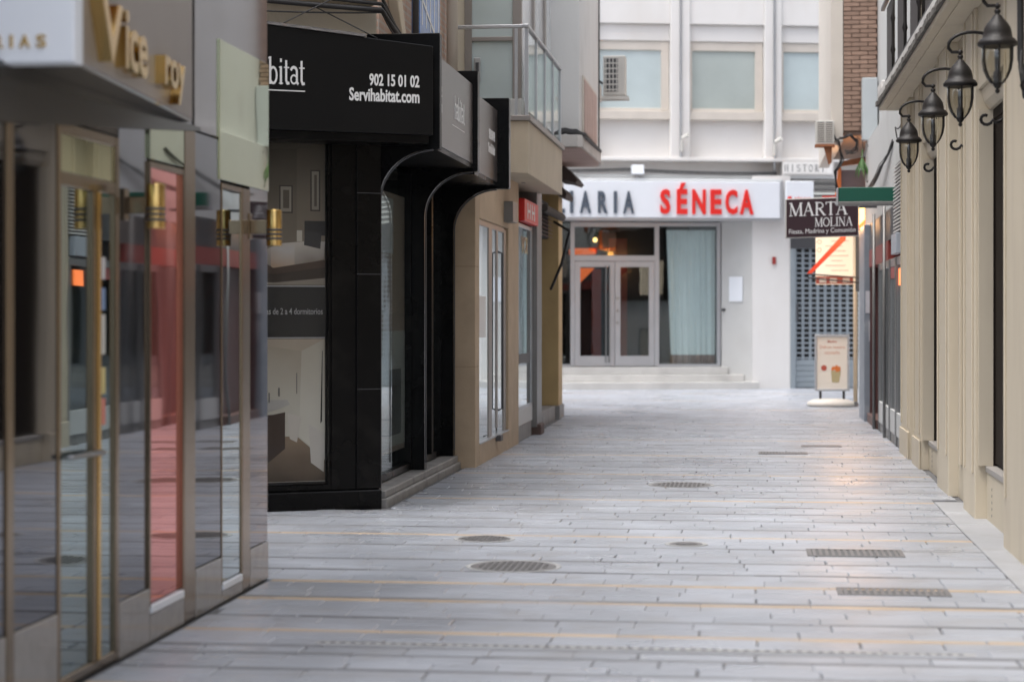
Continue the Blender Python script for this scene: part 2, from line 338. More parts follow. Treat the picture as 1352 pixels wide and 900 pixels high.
for y0, y1, kd in rows:
    yc = (y0 + y1) / 2; d = y1 - y0
    xl, xr = -2.88, 1.561
    if 11.9 < yc < 16.0: xl = -8
    if 16.0 <= yc < 20.6: xl = -2.96
    if yc > 17.5: xr = 1.775
    if yc > 30.5: xl, xr = -14, 12
    x = xl - random.random() * .5
    while x < xr:
        w = random.choice((.3, .4, .4, .5, .55)) if kd == 'n' else random.choice((.6, .9))
        a, b = max(x, xl), min(x + w, xr); x += w
        if b - a < .06: continue
        g = random.choice((.001, .001, .001, .0015, .002, .006))
        cx, ww = (a + b) / 2, round((b - a - 2 * g), 2)
        dd = round(d, 3); zz = random.uniform(-.0015, .0015)
        vis = yc > 8.2 and yc < 26 and cx > -3.6 and cx < yc * .135 + .1 and cx > -yc * .37 
        if vis and kd == 'n' and count < 300:
            key = (ww, dd)
            if key not in cache:
                cache[key] = mesh_of(paver_unit(ww, dd), 'paver'); cache[key].materials.append(M_PAVER)
            o = bpy.data.objects.new('paver', cache[key]); COL.objects.link(o); o.parent = pavement
            o.location = (cx, yc, zz); o.rotation_euler = (random.uniform(-.002, .002), random.uniform(-.002, .002), random.uniform(-.002, .002)); count += 1
        else:
            t = {'n': rest, 's': rest_tan, 'd': rest_dark}[kd]
            u = paver_unit(ww, dd); t.add([(p[0] + cx, p[1] + yc, p[2] + zz) for p in u.v], u.f)
o = P('paver', rest, M_PAVER, pavement); o['kind'] = 'stuff'
o = P('ochre_strip', rest_tan, M_TAN, pavement); o['kind'] = 'stuff'
o = P('dark_strip', rest_dark, M_DSTRIP, pavement); o['kind'] = 'stuff'
edging = struct('edging', box(1.56, 1.9, 2, 17.4, -.03, -.006), M_BED)
for i in range(17):
    y = 2 + i * .9
    P('slab', box(1.5625, 1.88, y + .004, y + .896, -.02, .001 + random.uniform(-.001, .002)), mat('edging stone', (.34, .35, .37), .5, var=.14, vscale=2, bump=.3, stain=(.24, .235, .23), samt=.5, sscale=3), edging, bev=.004)

# iron work in the paving
def manhole(x, y, r, label):
    t = T('manhole_cover', label, 'manhole cover', (x, y, 0), 'round iron covers in the paving')
    P('rim', MB().lathe([(r, -.01), (r, .004), (r - .025, .004), (r - .03, .002), (r - .03, -.01)], x, y, 32), M_CEM, t)
    m = MB().lathe([(r - .034, -.01), (r - .034, .004)], x, y, 32)
    for i in range(-6, 7):
        for j in range(-6, 7):
            px_, py_ = i * r / 7.5, j * r / 7.5
            if math.hypot(px_, py_) < r - .07: m.box(x + px_ - .011, x + px_ + .011, y + py_ - .011, y + py_ + .011, .0042, .009)
    P('lid', m, M_IRON, t)
manhole(-1.49, 12.56, .305, 'large round manhole cover, nearest of the iron covers in the paving')
manhole(-.64, 18.75, .31, 'round manhole cover farthest up the street near its middle')
manhole(-1.88, 14.08, .22, 'smaller round iron cover in front of the black shop')
manhole(-.44, 13.92, .15, 'smallest round cover, in the middle of the street between the grates')
def grate(x0, x1, y0, y1, label):
    t = T('drain_grate', label, 'drain grate', ((x0 + x1) / 2, (y0 + y1) / 2, 0), 'drain grates in the paving')
    m = MB().box(x0, x1, y0, y0 + .03, -.01, .006).box(x0, x1, y1 - .03, y1, -.01, .006).box(x0, x0 + .03, y0 + .03, y1 - .03, -.01, .006).box(x1 - .03, x1, y0 + .03, y1 - .03, -.01, .006)
    P('frame', m, M_IRON, t)
    P('pit', box(x0 + .03, x1 - .03, y0 + .03, y1 - .03, -.008, .001), M_BED, t)
    n = 14
    bar = None
    for i in range(n):
        xx = x0 + .05 + (x1 - x0 - .1) * i / (n - 1)
        P('bar', box(xx - .010, xx + .010, y0 + .03, y1 - .03, .0015, .0055), M_IRON, t)
grate(.38, 1.02, 13.33, 13.72, 'slotted drain grate farther from the camera, by the right wall')
grate(.50, 1.14, 11.50, 11.80, 'slotted drain grate nearest the camera at the right')
grate(.10, .66, 23.0, 23.35, 'small far drain grate towards the end of the street')
grate(.62, 1.1, 24.3, 24.6, 'farthest drain grate near the right hand shops')
t = T('slot_drain', 'long perforated drain channel running across the near paving', 'drain', (-.5, 9.53, 0))
P('channel', box(-2.1, 1.05, 9.50, 9.56, -.01, .004), M_CEM, t)
m = MB()
for i in range(62): m.box(-2.08 + i * .05, -2.055 + i * .05, 9.515, 9.545, .0042, .0058)
o = P('slot', m, M_BED, t); o['kind'] = 'stuff'

# ------------------------------------------------------------------ jewellery shop, near left
XA = -2.91
A = T('jewellery_shop', 'nearest shop on the left, mirror polished cladding with brass framed windows', 'shop', (XA, 9, 0))
P('wall', box(-7, XA - .06, 5.2, 11.80, -.02, 9.5), M_INT, A)
P('side_wall', box(-7, XA - .035, 11.802, 11.84, 0, 9.5), M_MIR, A)
def slant(y0, y1, z0, z1, x=0.0, th=.05, k=.021):
    return MB().prism([(XA - th, y0), (XA + x, y0), (XA + x - (y1 - y0) * k, y1), (XA - th, y1)], 'z', z0, z1)
def pan(y0, y1, z0, z1, m, nm='cladding_panel', x=0.0, bev=.003): return P(nm, box(XA - .05, XA + x, y0 + .003, y1 - .003, z0, z1), m, A, bev=bev)
for y0, y1, zp in ((5.2, 7.54, .34), (7.62, 8.13, .34), (8.96, 9.43, .27), (10.24, 10.76, .26), (11.40, 11.84, .23)):
    (P('cladding_panel', slant(y0 + .003, y1 - .003, zp, 2.565), M_MIR, A) if 8.5 < y0 < 10 else pan(y0, y1, zp, 2.565, M_MIR)); pan(y0, y1, 0, zp - .006, M_PLIN, 'plinth_panel', .006)
pan(7.54, 7.62, 0, 2.565, M_GOLDD, 'mullion', .010)
# door
door = P('door', MB().box(XA - .05, XA + .007, 8.135, 8.17, .0, 2.42).box(XA - .05, XA + .007, 8.90, 8.955, 0, 2.42).box(XA - .05, XA + .006, 8.17, 8.90, 2.15, 2.21).box(XA - .05, XA + .006, 8.17, 8.90, 2.37, 2.42)
         .box(XA - .05, XA + .005, 8.60, 8.64, .05, 2.15).box(XA - .05, XA + .0045, 8.17, 8.90, 0, .05), M_GOLDD, A, bev=.004)
P('pane', slant(8.17, 8.60, .05, 2.15, -.004, .04), M_MIRG, door)
P('pane', slant(8.69, 8.90, .05, 2.15, -.004, .04), M_MIRG, door)
P('transom_pane', box(XA - .03, XA - .004, 8.17, 8.90, 2.21, 2.37), M_GREEN, door)
P('edge_strip', box(XA - .03, XA + .012, 8.645, 8.685, .05, 2.15), M_GOLD, door, bev=.004)
P('handle', MB().tube([(XA - .01, 8.22, .99), (XA + .045, 8.22, .99), (XA + .05, 8.40, .99), (XA + .045, 8.62, .985), (XA - .01, 8.62, .985)], .011), M_STEEL, door, smooth=True)
for i, (z0, z1, c) in enumerate(((1.10, 1.22, (.6, .2, .15)), (1.24, 1.36, (.6, .5, .2)), (1.42, 1.60, (.6, .6, .55)), (1.62, 1.72, (.2, .3, .5)), (1.76, 1.86, (.6, .6, .6)))):
    P('sticker', box(XA - .006, XA - .0025, 8.70, 8.78, z0, z1), flat('sticker%d' % i, c), door)
pan(8.135, 8.955, 2.425, 2.565, M_MIR)
# red window
def win(y0, y1, z0, z1, m, nm='window'):
    w = P(nm, MB().box(XA - .05, XA + .005, y0, y0 + .02, z0, z1).box(XA - .05, XA + .005, y1 - .02, y1, z0, z1).box(XA - .05, XA + .004, y0 + .02, y1 - .02, z1 - .03, z1), M_GOLDD, A, bev=.003)
    P('pane', slant(y0 + .02, y1 - .02, z0 + .02, z1 - .03, -.003, .04, .021 if y0 < 10 else 0), m, w)
    P('sill', box(XA - .05, XA + .012, y0 + .02, y1 - .02, z0 - .03, z0 + .01), M_WHITE, w, bev=.004)
    return w
win(9.435, 10.03, .17, 2.35, M_MIRR); pan(9.435, 10.03, 0, .138, M_PLIN, 'plinth_panel', .006)
pan(10.03, 10.235, 0, 2.565, M_GOLDD, 'mullion', .006)
pan(9.435, 10.03, 2.36, 2.565, M_GREEN, 'glass_panel', .004)
win(10.765, 11.22, .10, 2.33, M_MIRB); pan(10.765, 11.22, 0, .068, M_PLIN, 'plinth_panel', .006)
pan(11.22, 11.395, 0, 2.33, M_GOLDD, 'mullion', .006)
P('glass_panel', box(XA - .01, XA + .008, 10.71, 11.838, 2.345, 3.12), M_GREEN, A, bev=.003)
for y0, y1 in ((5.2, 7.0), (7.0, 9.0), (9.0, 10.24), (10.24, 11.84)):
    for z0, z1 in ((2.575, 4.4), (4.41, 6.2), (6.21, 8.0), (8.01, 9.5)):
        P('cladding_panel', box(XA - .055, XA - .002 - (.01 if y1 < 10.3 else 0), y0 + .003, y1 - .003, z0, z1), M_MIRUP, A, bev=.003)
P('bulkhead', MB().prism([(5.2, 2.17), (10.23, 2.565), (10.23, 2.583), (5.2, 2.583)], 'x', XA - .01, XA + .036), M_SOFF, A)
# canopy tapering back towards the wall
can = P('canopy', MB().prism([(XA + .001, 7.55), (-2.63, 7.55), (-2.84, 9.95), (XA + .001, 9.95)], 'z', 2.60, 3.75), M_TAUPE, A, bev=.004)
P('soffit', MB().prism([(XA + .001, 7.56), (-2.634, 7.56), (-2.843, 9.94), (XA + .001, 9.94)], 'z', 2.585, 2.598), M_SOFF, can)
ang = math.atan2(9.95 - 7.55, -2.84 + 2.63)     # direction of the canopy face
def canopy_text(s, dist, z, w, h, dep):
    m = text_mb(s, w, h, dep, .02); m.xf(ang, (0, 0, 0))
    # front of lettering (-y local) must look to the street (+x)
    d = Vector((math.cos(ang), math.sin(ang), 0))
    m.v = [(p[0] - 2.63 + d.x * dist, p[1] + 7.55 + d.y * dist, p[2] + z) for p in m.v]
    return m
P('gold_letter', canopy_text('V', .22, 2.64, .36, .25, .06), M_GOLD, can)
P('gold_letter', canopy_text('ice', .68, 2.65, .44, .25, .05), M_GOLD, can)
P('gold_letter', canopy_text('S', .40, 2.93, .28, .22, .05), M_GOLD, can)
P('gold_letter', canopy_text('roy', 1.50, 2.615, .48, .20, .05), M_GOLD, can)
# white sign on the camera side of the canopy
bs = T('box_sign', 'white box sign with small brass letters above the nearest shop', 'sign', (-2.8, 7.5, 2.58))
P('panel', box(-3.3, -2.592, 7.44, 7.545, 2.572, 3.7), M_WHITE, bs, bev=.008)
for ch, x0, w in (('R', -2.915, .04), ('I', -2.850, .012), ('A', -2.812, .044), ('S', -2.744, .040)):
    m = text_mb(ch, w, .05, .008, .02); m.xf(0, (x0, 7.44, 2.632)); P('letter', m, M_GOLD, bs)
def sconce(y, label):
    s_ = T('wall_sconce', label, 'wall lamp', (XA, y, 2.1), 'brass cylinder wall lamps on the polished shop front')
    cx = XA + .15
    P('shade', MB().lathe([(.043, 2.0), (.045, 2.005), (.045, 2.205), (.043, 2.21), (.030, 2.21)], cx, y, 24), M_GOLD, s_, smooth=True)
    for z in (2.035, 2.06, 2.085): P('band', MB().lathe([(.0462, z), (.0475, z + .004), (.0475, z + .010), (.0462, z + .014)], cx, y, 24), M_DARKG, s_, smooth=True)
    P('bracket', MB().box(XA + .001, XA + .012, y - .035, y + .035, 2.04, 2.19).box(XA + .012, cx - .03, y - .02, y + .02, 2.07, 2.15), M_GOLDD, s_, bev=.003)
sconce(9.05, 'brass cylinder wall lamp nearer the camera, beside the red window')
sconce(11.39, 'brass cylinder wall lamp sticking out past the shop corner before the bedroom poster')

# ------------------------------------------------------------------ black corner shop
CB = (-3.04, 16.3, 0); B = R(29)
E_ = T('estate_agency', 'black corner shop with deep fascia, arched fins and white lettering', 'shop', CB)
def FB(mb): return mb.xf(B, CB)
P('wall', FB(box(-3.5, -1.9, 0, .2, .16, 3.3)), M_BLACK, E_)
P('wall', FB(MB().box(-.43, -.02, .0, .2, .16, 3.3).box(-1.9, -.43, .0, .2, 3.04, 3.3)), M_BLACK, E_)
P('pilaster', FB(box(-.22, -.01, -.025, .0, .16, 3.06)), M_BLACK, E_, bev=.004)
for z in (.98, 1.93, 2.6): P('seam', FB(box(-.218, -.012, -.0265, -.0245, z, z + .006)), M_DARKG, E_)
P('plinth', FB(box(-3.5, -.01, -.045, .2, -.02, .15)), M_BLACK, E_, bev=.008)
P('window_frame', FB(MB().box(-1.9, -.43, .02, .12, .16, .20).box(-.45, -.43, .02, .12, .2, 3.04)), M_BLACK, E_)
P('pane', FB(box(-1.9, -.45, .055, .063, .20, 3.04)), glass('poster pane', (.92, .92, .92), -.2), E_)
fas = P('front_fascia', FB(MB().add([(-3.6, -.35, 3.07), (.33, -.35, 3.07), (.33, -.35, 3.80), (-3.6, -.35, 4.08), (-3.6, .1, 3.07), (.33, -.15, 3.07), (.33, -.15, 3.80), (-3.6, .1, 4.08)],
        [(0, 1, 2, 3), (4, 7, 6, 5), (0, 4, 5, 1), (3, 2, 6, 7), (1, 5, 6, 2), (0, 3, 7, 4)])), M_BLACKM, E_, bev=.004)
def ft(mb, s0, z0): return FB(mb.xf(0, (s0, -.3505, z0)))
m = serif_mb('habitat', .47, .205); P('lettering', ft(m, -1.23, 3.435), M_LETW, fas)
P('lettering', ft(box(0, .95, -.004, 0, 0, .009), -1.71, 3.378), M_LETW, fas)
P('lettering', ft(text_mb('902 15 01 02', .43, .10, .004, .025), -.22, 3.452), M_LETW, fas)
P('lettering', ft(text_mb('Servihabitat.com', .60, .107, .004, .025), -.39, 3.325), M_LETW, fas)
P('soffit', FB(box(-3.5, .30, -.33, .0, 3.0, 3.066)), M_BLACK, E_)
P('flashing', FB(MB().add([(-3.6, -.36, 4.085), (-.25, -.36, 3.846), (-.25, -.2, 3.85), (-3.6, -.1, 4.09), (-3.6, -.36, 4.11), (-.25, -.36, 3.868), (-.25, -.2, 3.872), (-3.6, -.1, 4.115)],
        [(0, 1, 2, 3), (4, 7, 6, 5), (0, 4, 5, 1), (1, 5, 6, 2), (2, 6, 7, 3), (3, 7, 4, 0)])), mat('weathered lead flashing', (.20, .19, .19), .6, var=.3, vscale=9, bump=.8, bscale=30, stain=(.18, .10, .06), samt=.7, sscale=9), E_)
def fin(y0, y1, ztop, zb, xo=-2.55):
    pr = [(-3.32, .13), (-3.06, .13), (-3.06, zb - .42)] + [(-3.06 + .46 * (1 - math.cos(R(a))), zb - .42 + .42 * math.sin(R(a))) for a in range(8, 91, 8)] + [(xo, zb), (xo, ztop), (-3.32, ztop)]
    f_ = P('fin', MB().prism(pr, 'y', y0, y1), M_BLACK, E_, bev=.006)
    ed = MB()
    pts = [(-3.045, y0 - .004, .2), (-3.045, y0 - .004, zb - .42)] + [(-3.045 + .46 * (1 - math.cos(R(a))), y0 - .004, zb - .43 + .42 * math.sin(R(a))) for a in range(8, 91, 8)]
    P('trim', ed.tube(pts, .008, 6), M_DARKG, f_)
    return f_
fin(16.30, 16.42, 3.93, 2.97); fin(18.62, 18.76, 3.90, 2.95); fin(20.46, 20.60, 3.84, 2.90, -2.475)
for y0, y1, zt, zb_, tx in ((16.43, 18.60, 3.77, 3.02, 1), (18.77, 20.45, 3.71, 2.97, 0)):
    fp = P('fascia_panel', box(-3.1, -2.595, y0, y1, zb_, zt), M_FASC, E_, bev=.004)
    if tx:
        P('lettering', serif_mb('habitat', .62, .20).xf(R(90), (-2.594, y0 + .98, 3.33)), M_LETW, fp)
        P('lettering', box(-2.5945, -2.592, y0 + .85, y0 + 1.62, 3.26, 3.268), M_LETW, fp)
        for q, ch in enumerate('02'): P('letter', text_mb(ch, .065, .10, .004, .02).xf(R(90), (-2.594, y0 + .12 + q * .078, 3.44)), M_LETW, fp)
        for q, ch in enumerate('om'): P('letter', text_mb(ch, .065, .07, .004, .02).xf(R(90), (-2.594, y0 + .12 + q * .078, 3.31)), M_LETW, fp)
    else:
        P('lettering', text_mb('902 15 01 02', .45, .10, .004, .02).xf(R(90), (-2.594, y0 + 1.0, 3.36)), M_LETW, fp)
        P('lettering', text_mb('Servihabitat', .5, .10, .004, .02).xf(R(90), (-2.594, y0 + .95, 3.22)), M_LETW, fp)
P('soffit', MB().box(-3.3, -2.6, 16.42, 18.62, 2.975, 3.015).box(-3.3, -2.6, 18.76, 20.46, 2.93, 2.965), M_BLACK, E_)
for y0, y1 in ((16.42, 18.62), (18.76, 20.46)):
    w = P('window', MB().box(-3.26, -3.18, y0, y0 + .05, .14, 2.93).box(-3.26, -3.18, y1 - .05, y1, .14, 2.93).box(-3.26, -3.185, y0 + .05, y1 - .05, .14, .2), M_BLACK, E_)
    P('pane', box(-3.225, -3.217, y0 + .05, y1 - .05, .2, 2.93), M_GL, w)
    if y0 > 18: P('mullion', box(-3.25, -3.17, 19.75, 19.85, .2, 2.93), M_BLACK, w)
P('step', box(-3.4, -3.0, 16.36, 20.60, -.02, .065), M_STEP, E_, bev=.01)
P('threshold', box(-3.4, -3.025, 16.40, 20.58, .066, .128), M_STEP, E_, bev=.008)
P('interior', MB().box(-5.2, -5.1, 17.2, 20.6, 0, 3).box(-5.2, -3.27, 20.50, 20.58, 0, 3).box(-5.1, -3.3, 17.3, 20.5, .02, .06), M_INT, E_)
P('body', MB().add([(-3.33, 16.62, 3.1), (-3.33, 20.6, 3.1), (-8, 20.6, 3.1), (-8, 14.2, 3.1), (-3.33, 16.62, 3.7), (-3.33, 20.6, 3.7), (-8, 20.6, 3.7), (-8, 14.2, 3.7)],
        [(0, 1, 2, 3), (4, 7, 6, 5), (0, 4, 5, 1), (1, 5, 6, 2), (2, 6, 7, 3), (3, 7, 4, 0)]), M_INT, E_)

# posters behind the glass (flat prints)
po = T('window_poster', 'tall poster of a bedroom and a bathroom in the black shop window', 'poster', (-3.7, 15.95, .2))
def gradmat(name, c0, c1, z0, z1):
    if name in MATS: return MATS[name]
    m = mat(name, c0, .5); n = m.node_tree.nodes; l = m.node_tree.links
    g = n.new('ShaderNodeNewGeometry'); sp = n.new('ShaderNodeSeparateXYZ'); l.new(g.outputs['Position'], sp.inputs[0])
    ns = n.new('ShaderNodeTexNoise'); ns.inputs['Scale'].default_value = 3; l.new(g.outputs['Position'], ns.inputs['Vector'])
    ad = n.new('ShaderNodeMath'); ad.operation = 'MULTIPLY_ADD'; ad.inputs[1].default_value = .35; l.new(ns.outputs['Fac'], ad.inputs[0]); l.new(sp.outputs[2], ad.inputs[2])
    mr = n.new('ShaderNodeMapRange'); mr.inputs[1].default_value = z0 + .17; mr.inputs[2].default_value = z1 + .17; l.new(ad.outputs[0], mr.inputs[0])
    mx = n.new('ShaderNodeMix'); mx.data_type = 'RGBA'; mx.inputs[6].default_value = (*c0, 1); mx.inputs[7].default_value = (*c1, 1); l.new(mr.outputs[0], mx.inputs[0])
    l.new(mx.outputs[2], n['Principled BSDF'].inputs['Base Color']); return m
def pz(name, s0, s1, z0, z1, c, d=0, par=None, poly=None):
    y = .095 - d * .0007
    if poly: mb = MB().prism(poly, 'y', y - .0005, y)
    else: mb = box(s0, s1, y - .0005, y, z0, z1)
    return P(name, FB(mb), mat('print ' + name + str(c), c, .5, var=.12, vscale=2.5), par or po)
pz('sheet', -1.85, -.455, .21, 3.03, (.02, .02, .021))
bed = pz('bedroom_picture', -1.85, -.46, 1.84, 3.02, (.125, .108, .082), 1)
pz('side_wall', 0, 0, 0, 0, (.15, .13, .10), 2, bed, [(-.70, 2.05), (-.46, 2.0), (-.46, 3.02), (-.70, 2.96)])
pz('ceiling_shade', 0, 0, 0, 0, (.085, .072, .056), 2, bed, [(-1.85, 2.92), (-.72, 2.96), (-.46, 3.015), (-1.85, 3.015)])
for s0, s1, z0, z1 in ((-.85, -.735, 2.43, 2.66), (-.585, -.50, 2.45, 2.79)):
    fr = pz('picture_frame', s0, s1, z0, z1, (.06, .05, .04), 3, bed)
    pz('picture_mount', s0 + .012, s1 - .012, z0 + .012, z1 - .012, (.32, .29, .24), 4, bed); pz('picture_print', s0 + .033, s1 - .03, z0 + .04, z1 - .04, (.12, .10, .075), 5, bed)
pz('headboard', -.635, -.46, 2.25, 2.37, (.035, .035, .037), 3, bed); pz('pillow', 0, 0, 0, 0, (.05, .05, .052), 5, bed, [(-.64, 2.17), (-.50, 2.14), (-.49, 2.27), (-.63, 2.29)])
pz('bedspread', 0, 0, 0, 0, (.48, .44, .38), 4, bed, [(-1.0, 2.0), (-.70, 1.99), (-.47, 2.06), (-.46, 2.20), (-.64, 2.20), (-.86, 2.18), (-.98, 2.12)])
pz('throw', 0, 0, 0, 0, (.58, .50, .42), 5, bed, [(-.92, 1.96), (-.72, 1.97), (-.72, 2.17), (-.92, 2.15)])
pz('bed_base', 0, 0, 0, 0, (.085, .055, .04), 6, bed, [(-1.02, 1.96), (-.9, 1.93), (-.46, 1.99), (-.46, 2.05), (-.9, 1.98), (-1.02, 2.05)])
pz('rug', 0, 0, 0, 0, (.30, .26, .21), 4, bed, [(-1.85, 1.845), (-.46, 1.845), (-.46, 1.90), (-.9, 1.86), (-1.85, 1.93)])
bed.data.materials[0] = gradmat('bedroom wall print', (.26, .22, .165), (.055, .045, .034), 2.1, 3.0)
for c in bed.children:
    if c.name.startswith('side_wall'): c.data.materials[0] = gradmat('bedroom side wall print', (.30, .25, .19), (.085, .07, .052), 2.1, 3.0)
    if c.name.startswith('bedspread'): c.data.materials[0] = gradmat('bedspread print', (.30, .26, .22), (.62, .57, .50), 1.98, 2.2)
    if c.name.startswith('throw'): c.data.materials[0] = gradmat('throw print', (.50, .36, .25), (.60, .57, .53), 1.98, 2.15)
pz('bed_floor', 0, 0, 0, 0, (.05, .036, .028), 3, bed, [(-1.85, 1.845), (-.46, 1.845), (-.46, 2.03), (-1.85, 2.08)])
pz('night_lamp', -.70, -.655, 2.20, 2.29, (.62, .58, .48), 3, bed)
pz('white_rule', -1.85, -.46, 1.828, 1.836, (.5, .5, .5), 3)
P('lettering', FB(text_mb('ndas de 2 a 4 dormitorios', .53, .052, .0008, .012).xf(0, (-1.01, .090, 1.60))), M_LETG, po)
pz('white_rule', -1.85, -.46, 1.405, 1.412, (.5, .5, .5), 3)
bath = pz('bathroom_picture', -1.85, -.46, .225, 1.40, (.50, .475, .40), 1)
pz('shower_wall', 0, 0, 0, 0, (.58, .56, .49), 2, bath, [(-.68, .60), (-.47, .42), (-.47, 1.395), (-.66, 1.30)])
pz('ceiling', 0, 0, 0, 0, (.42, .36, .28), 2, bath, [(-1.85, 1.395), (-.47, 1.395), (-.66, 1.30), (-1.2, 1.38)])
pz('floor', 0, 0, 0, 0, (.16, .115, .075), 3, bath, [(-1.85, .23), (-.46, .23), (-.46, .40), (-.70, .60), (-1.85, .60)])
pz('vanity', 0, 0, 0, 0, (.05, .03, .022), 5, bath, [(-1.85, .32), (-.98, .36), (-.80, .50), (-.80, .80), (-.9, .78), (-1.85, .74)])
pz('basin', 0, 0, 0, 0, (.45, .44, .41), 6, bath, [(-1.85, .80), (-1.0, .78), (-.76, .86), (-.78, .90), (-1.85, .90)])
pz('bidet', 0, 0, 0, 0, (.60, .56, .50), 5, bath, [(-.76, .58), (-.70, .55), (-.66, .76), (-.78, .79)]); pz('toilet', 0, 0, 0, 0, (.60, .57, .52), 5, bath, [(-.58, .38), (-.47, .30), (-.465, .62), (-.60, .70)])
pz('shower_rail', -.705, -.698, .95, 1.12, (.15, .14, .13), 5, bath); pz('towel', 0, 0, 0, 0, (.02, .02, .02), 5, bath, [(-.50, .70), (-.485, .72), (-.48, 1.30), (-.485, 1.30)])
bath.data.materials[0] = gradmat('bathroom wall print', (.58, .56, .48), (.36, .31, .24), .7, 1.4)
for c in bath.children:
    if c.name.startswith('shower_wall'): c.data.materials[0] = gradmat('shower wall print', (.66, .64, .56), (.46, .42, .34), .6, 1.4)
    if c.name.startswith('floor'): c.data.materials[0] = gradmat('bathroom floor print', (.10, .07, .045), (.26, .19, .13), .25, .6)
pz('wall_tap', -.86, -.845, .93, 1.0, (.15, .14, .13), 7, bath); pz('tap', -.94, -.93, .88, .96, (.12, .12, .12), 7, bath)
p2 = T('window_poster', 'narrow brown and grey picture poster inside the arched side window', 'poster', (-3.3, 17.6, .2))
P('sheet', box(-3.234, -3.230, 16.9, 18.5, .35, 2.7), flat('brown print', (.44, .33, .27)), p2)
P('print', box(-3.2295, -3.228, 16.9, 18.5, .4, 1.45), flat('grey print', (.56, .53, .50)), p2); P('print', box(-3.2275, -3.2265, 17.7, 18.3, .5, 1.1), flat('dark print', (.14, .13, .13)), p2)
P('print', box(-3.2295, -3.228, 16.9, 17.9, 2.15, 2.65), flat('pale print', (.66, .66, .68)), p2)
p3 = T('window_poster', 'sand coloured opening hours notice inside the farther arched window', 'poster', (-3.3, 19.3, .2))
P('sheet', box(-3.234, -3.230, 18.9, 19.72, .3, 2.7), flat('sand print', (.46, .36, .26)), p3); P('print', box(-3.2295, -3.228, 19.2, 19.72, 2.0, 2.7), flat('white print', (.6, .6, .6)), p3)
for z in (1.2, 1.5, 1.8): P('print', box(-3.2295, -3.228, 19.3, 19.6, z, z + .05), flat('white print', (.6, .6, .6)), p3)

# building over the black shop
HB = T('brick_building', 'pink brick house with pale cornice above the black shop', 'building', (-3.1, 16.6, 3.7))
P('wall', MB().add([(-3.12, 16.62, 3.71), (-3.12, 20.9, 3.71), (-8, 20.9, 3.71), (-8, 14.02, 3.71), (-3.12, 16.62, 10), (-3.12, 20.9, 10), (-8, 20.9, 10), (-8, 14.02, 10)],
        [(0, 1, 2, 3), (4, 7, 6, 5), (0, 4, 5, 1), (1, 5, 6, 2), (2, 6, 7, 3), (3, 7, 4, 0)]), M_BRICKL, HB)
M_STONEC = mat('cream cornice stone', (.60, .53, .42), .75, var=.08, stain=(.4, .34, .27), samt=.35, bump=.2)
P('band', FB(box(-3.5, -.02, .06, .20, 3.72, 4.16)), M_STONEC, HB, bev=.01)
P('cornice', FB(MB().prism([(.19, 4.165), (-.02, 4.165), (-.10, 4.24), (-.10, 4.28), (.19, 4.30)], 'x', -3.5, -.05)), M_STONEC, HB, bev=.006)
P('slope_moulding', MB().prism([(16.55, 4.9), (17.5, 3.75), (17.72, 3.75), (16.75, 5.0)], 'x', -3.1199, -3.03), M_STONEC, HB, bev=.008)
for i in range(8): P('corbel_rib', FB(box(-2.9 + i * .36, -2.72 + i * .36, -.06, .05, 4.31, 4.36)), M_STONEC, HB, bev=.006)
bl = P('glazed_panel', box(-3.119, -3.04, 18.25, 19.45, 4.15, 6.5), M_BLUE, HB, bev=.006)
for k in range(5): P('white_line', box(-3.0395, -3.036, 18.35 + k * .24, 18.385 + k * .24, 4.3, 6.4), M_LETW, bl)
P('white_line', MB().prism([(18.28, 4.55), (19.40, 4.20), (19.40, 4.235), (18.28, 4.585)], 'x', -3.0395, -3.0345), M_LETW, bl)
P('downpipe', MB().tube([(-3.03, 20.2, 3.9), (-3.03, 20.2, 9)], .06, 12), mat('pale downpipe', (.62, .57, .50), .5), HB, smooth=True)
P('conduit', MB().tube([(-3.03, 17.95, 3.9), (-3.03, 17.95, 9)], .03, 8), M_DARKG, HB, smooth=True)
def cable(pts, r, label, sag=0.0, n=14, grp='cables strung above the black shop'):
    out = []
    for (a, b) in zip(pts[:-1], pts[1:]):
        a, b = Vector(a), Vector(b)
        for i in range(n):
            q = i / n; p = a.lerp(b, q); p.z -= sag * 4 * q * (1 - q); out.append(p)
    out.append(Vector(pts[-1]))
    return one('cable', MB().tube(out, r, 6), M_CABLE, label, 'cable', grp, smooth=True)
def fb(s, y, z):
    c_, s_ = math.cos(B), math.sin(B); return (CB[0] + s * c_ - y * s_, CB[1] + s * s_ + y * c_, z)
cl = ['thick black cable along the cream cornice, lowest of the bundle', 'black cable second from the bottom of the cornice bundle', 'thin grey cable sagging under the cornice bundle', 'upper black cable of the cornice bundle', 'topmost cable of the cornice bundle above the black shop']
for i, (z0, z1, r, sg) in enumerate(((4.22, 4.10, .022, .02), (4.27, 4.15, .016, .0), (4.09, 4.08, .007, .05), (4.32, 4.2, .014, .03), (4.38, 4.22, .010, .01))):
    cable([fb(-2.8, -.13 - .012 * i, z0), fb(-.05, -.16, z1), (-2.98, 17.3, 3.95 - .01 * i)], r, cl[i], sg)
cable([fb(-1.05, -.14, 3.86), fb(-.45, -.2, 4.18)], .005, 'thin wire slanting up from the black fascia to the right')
cable([fb(-.62, -.14, 4.1), fb(-.1, -.2, 3.86)], .005, 'thin wire slanting down to the right behind the black fascia')

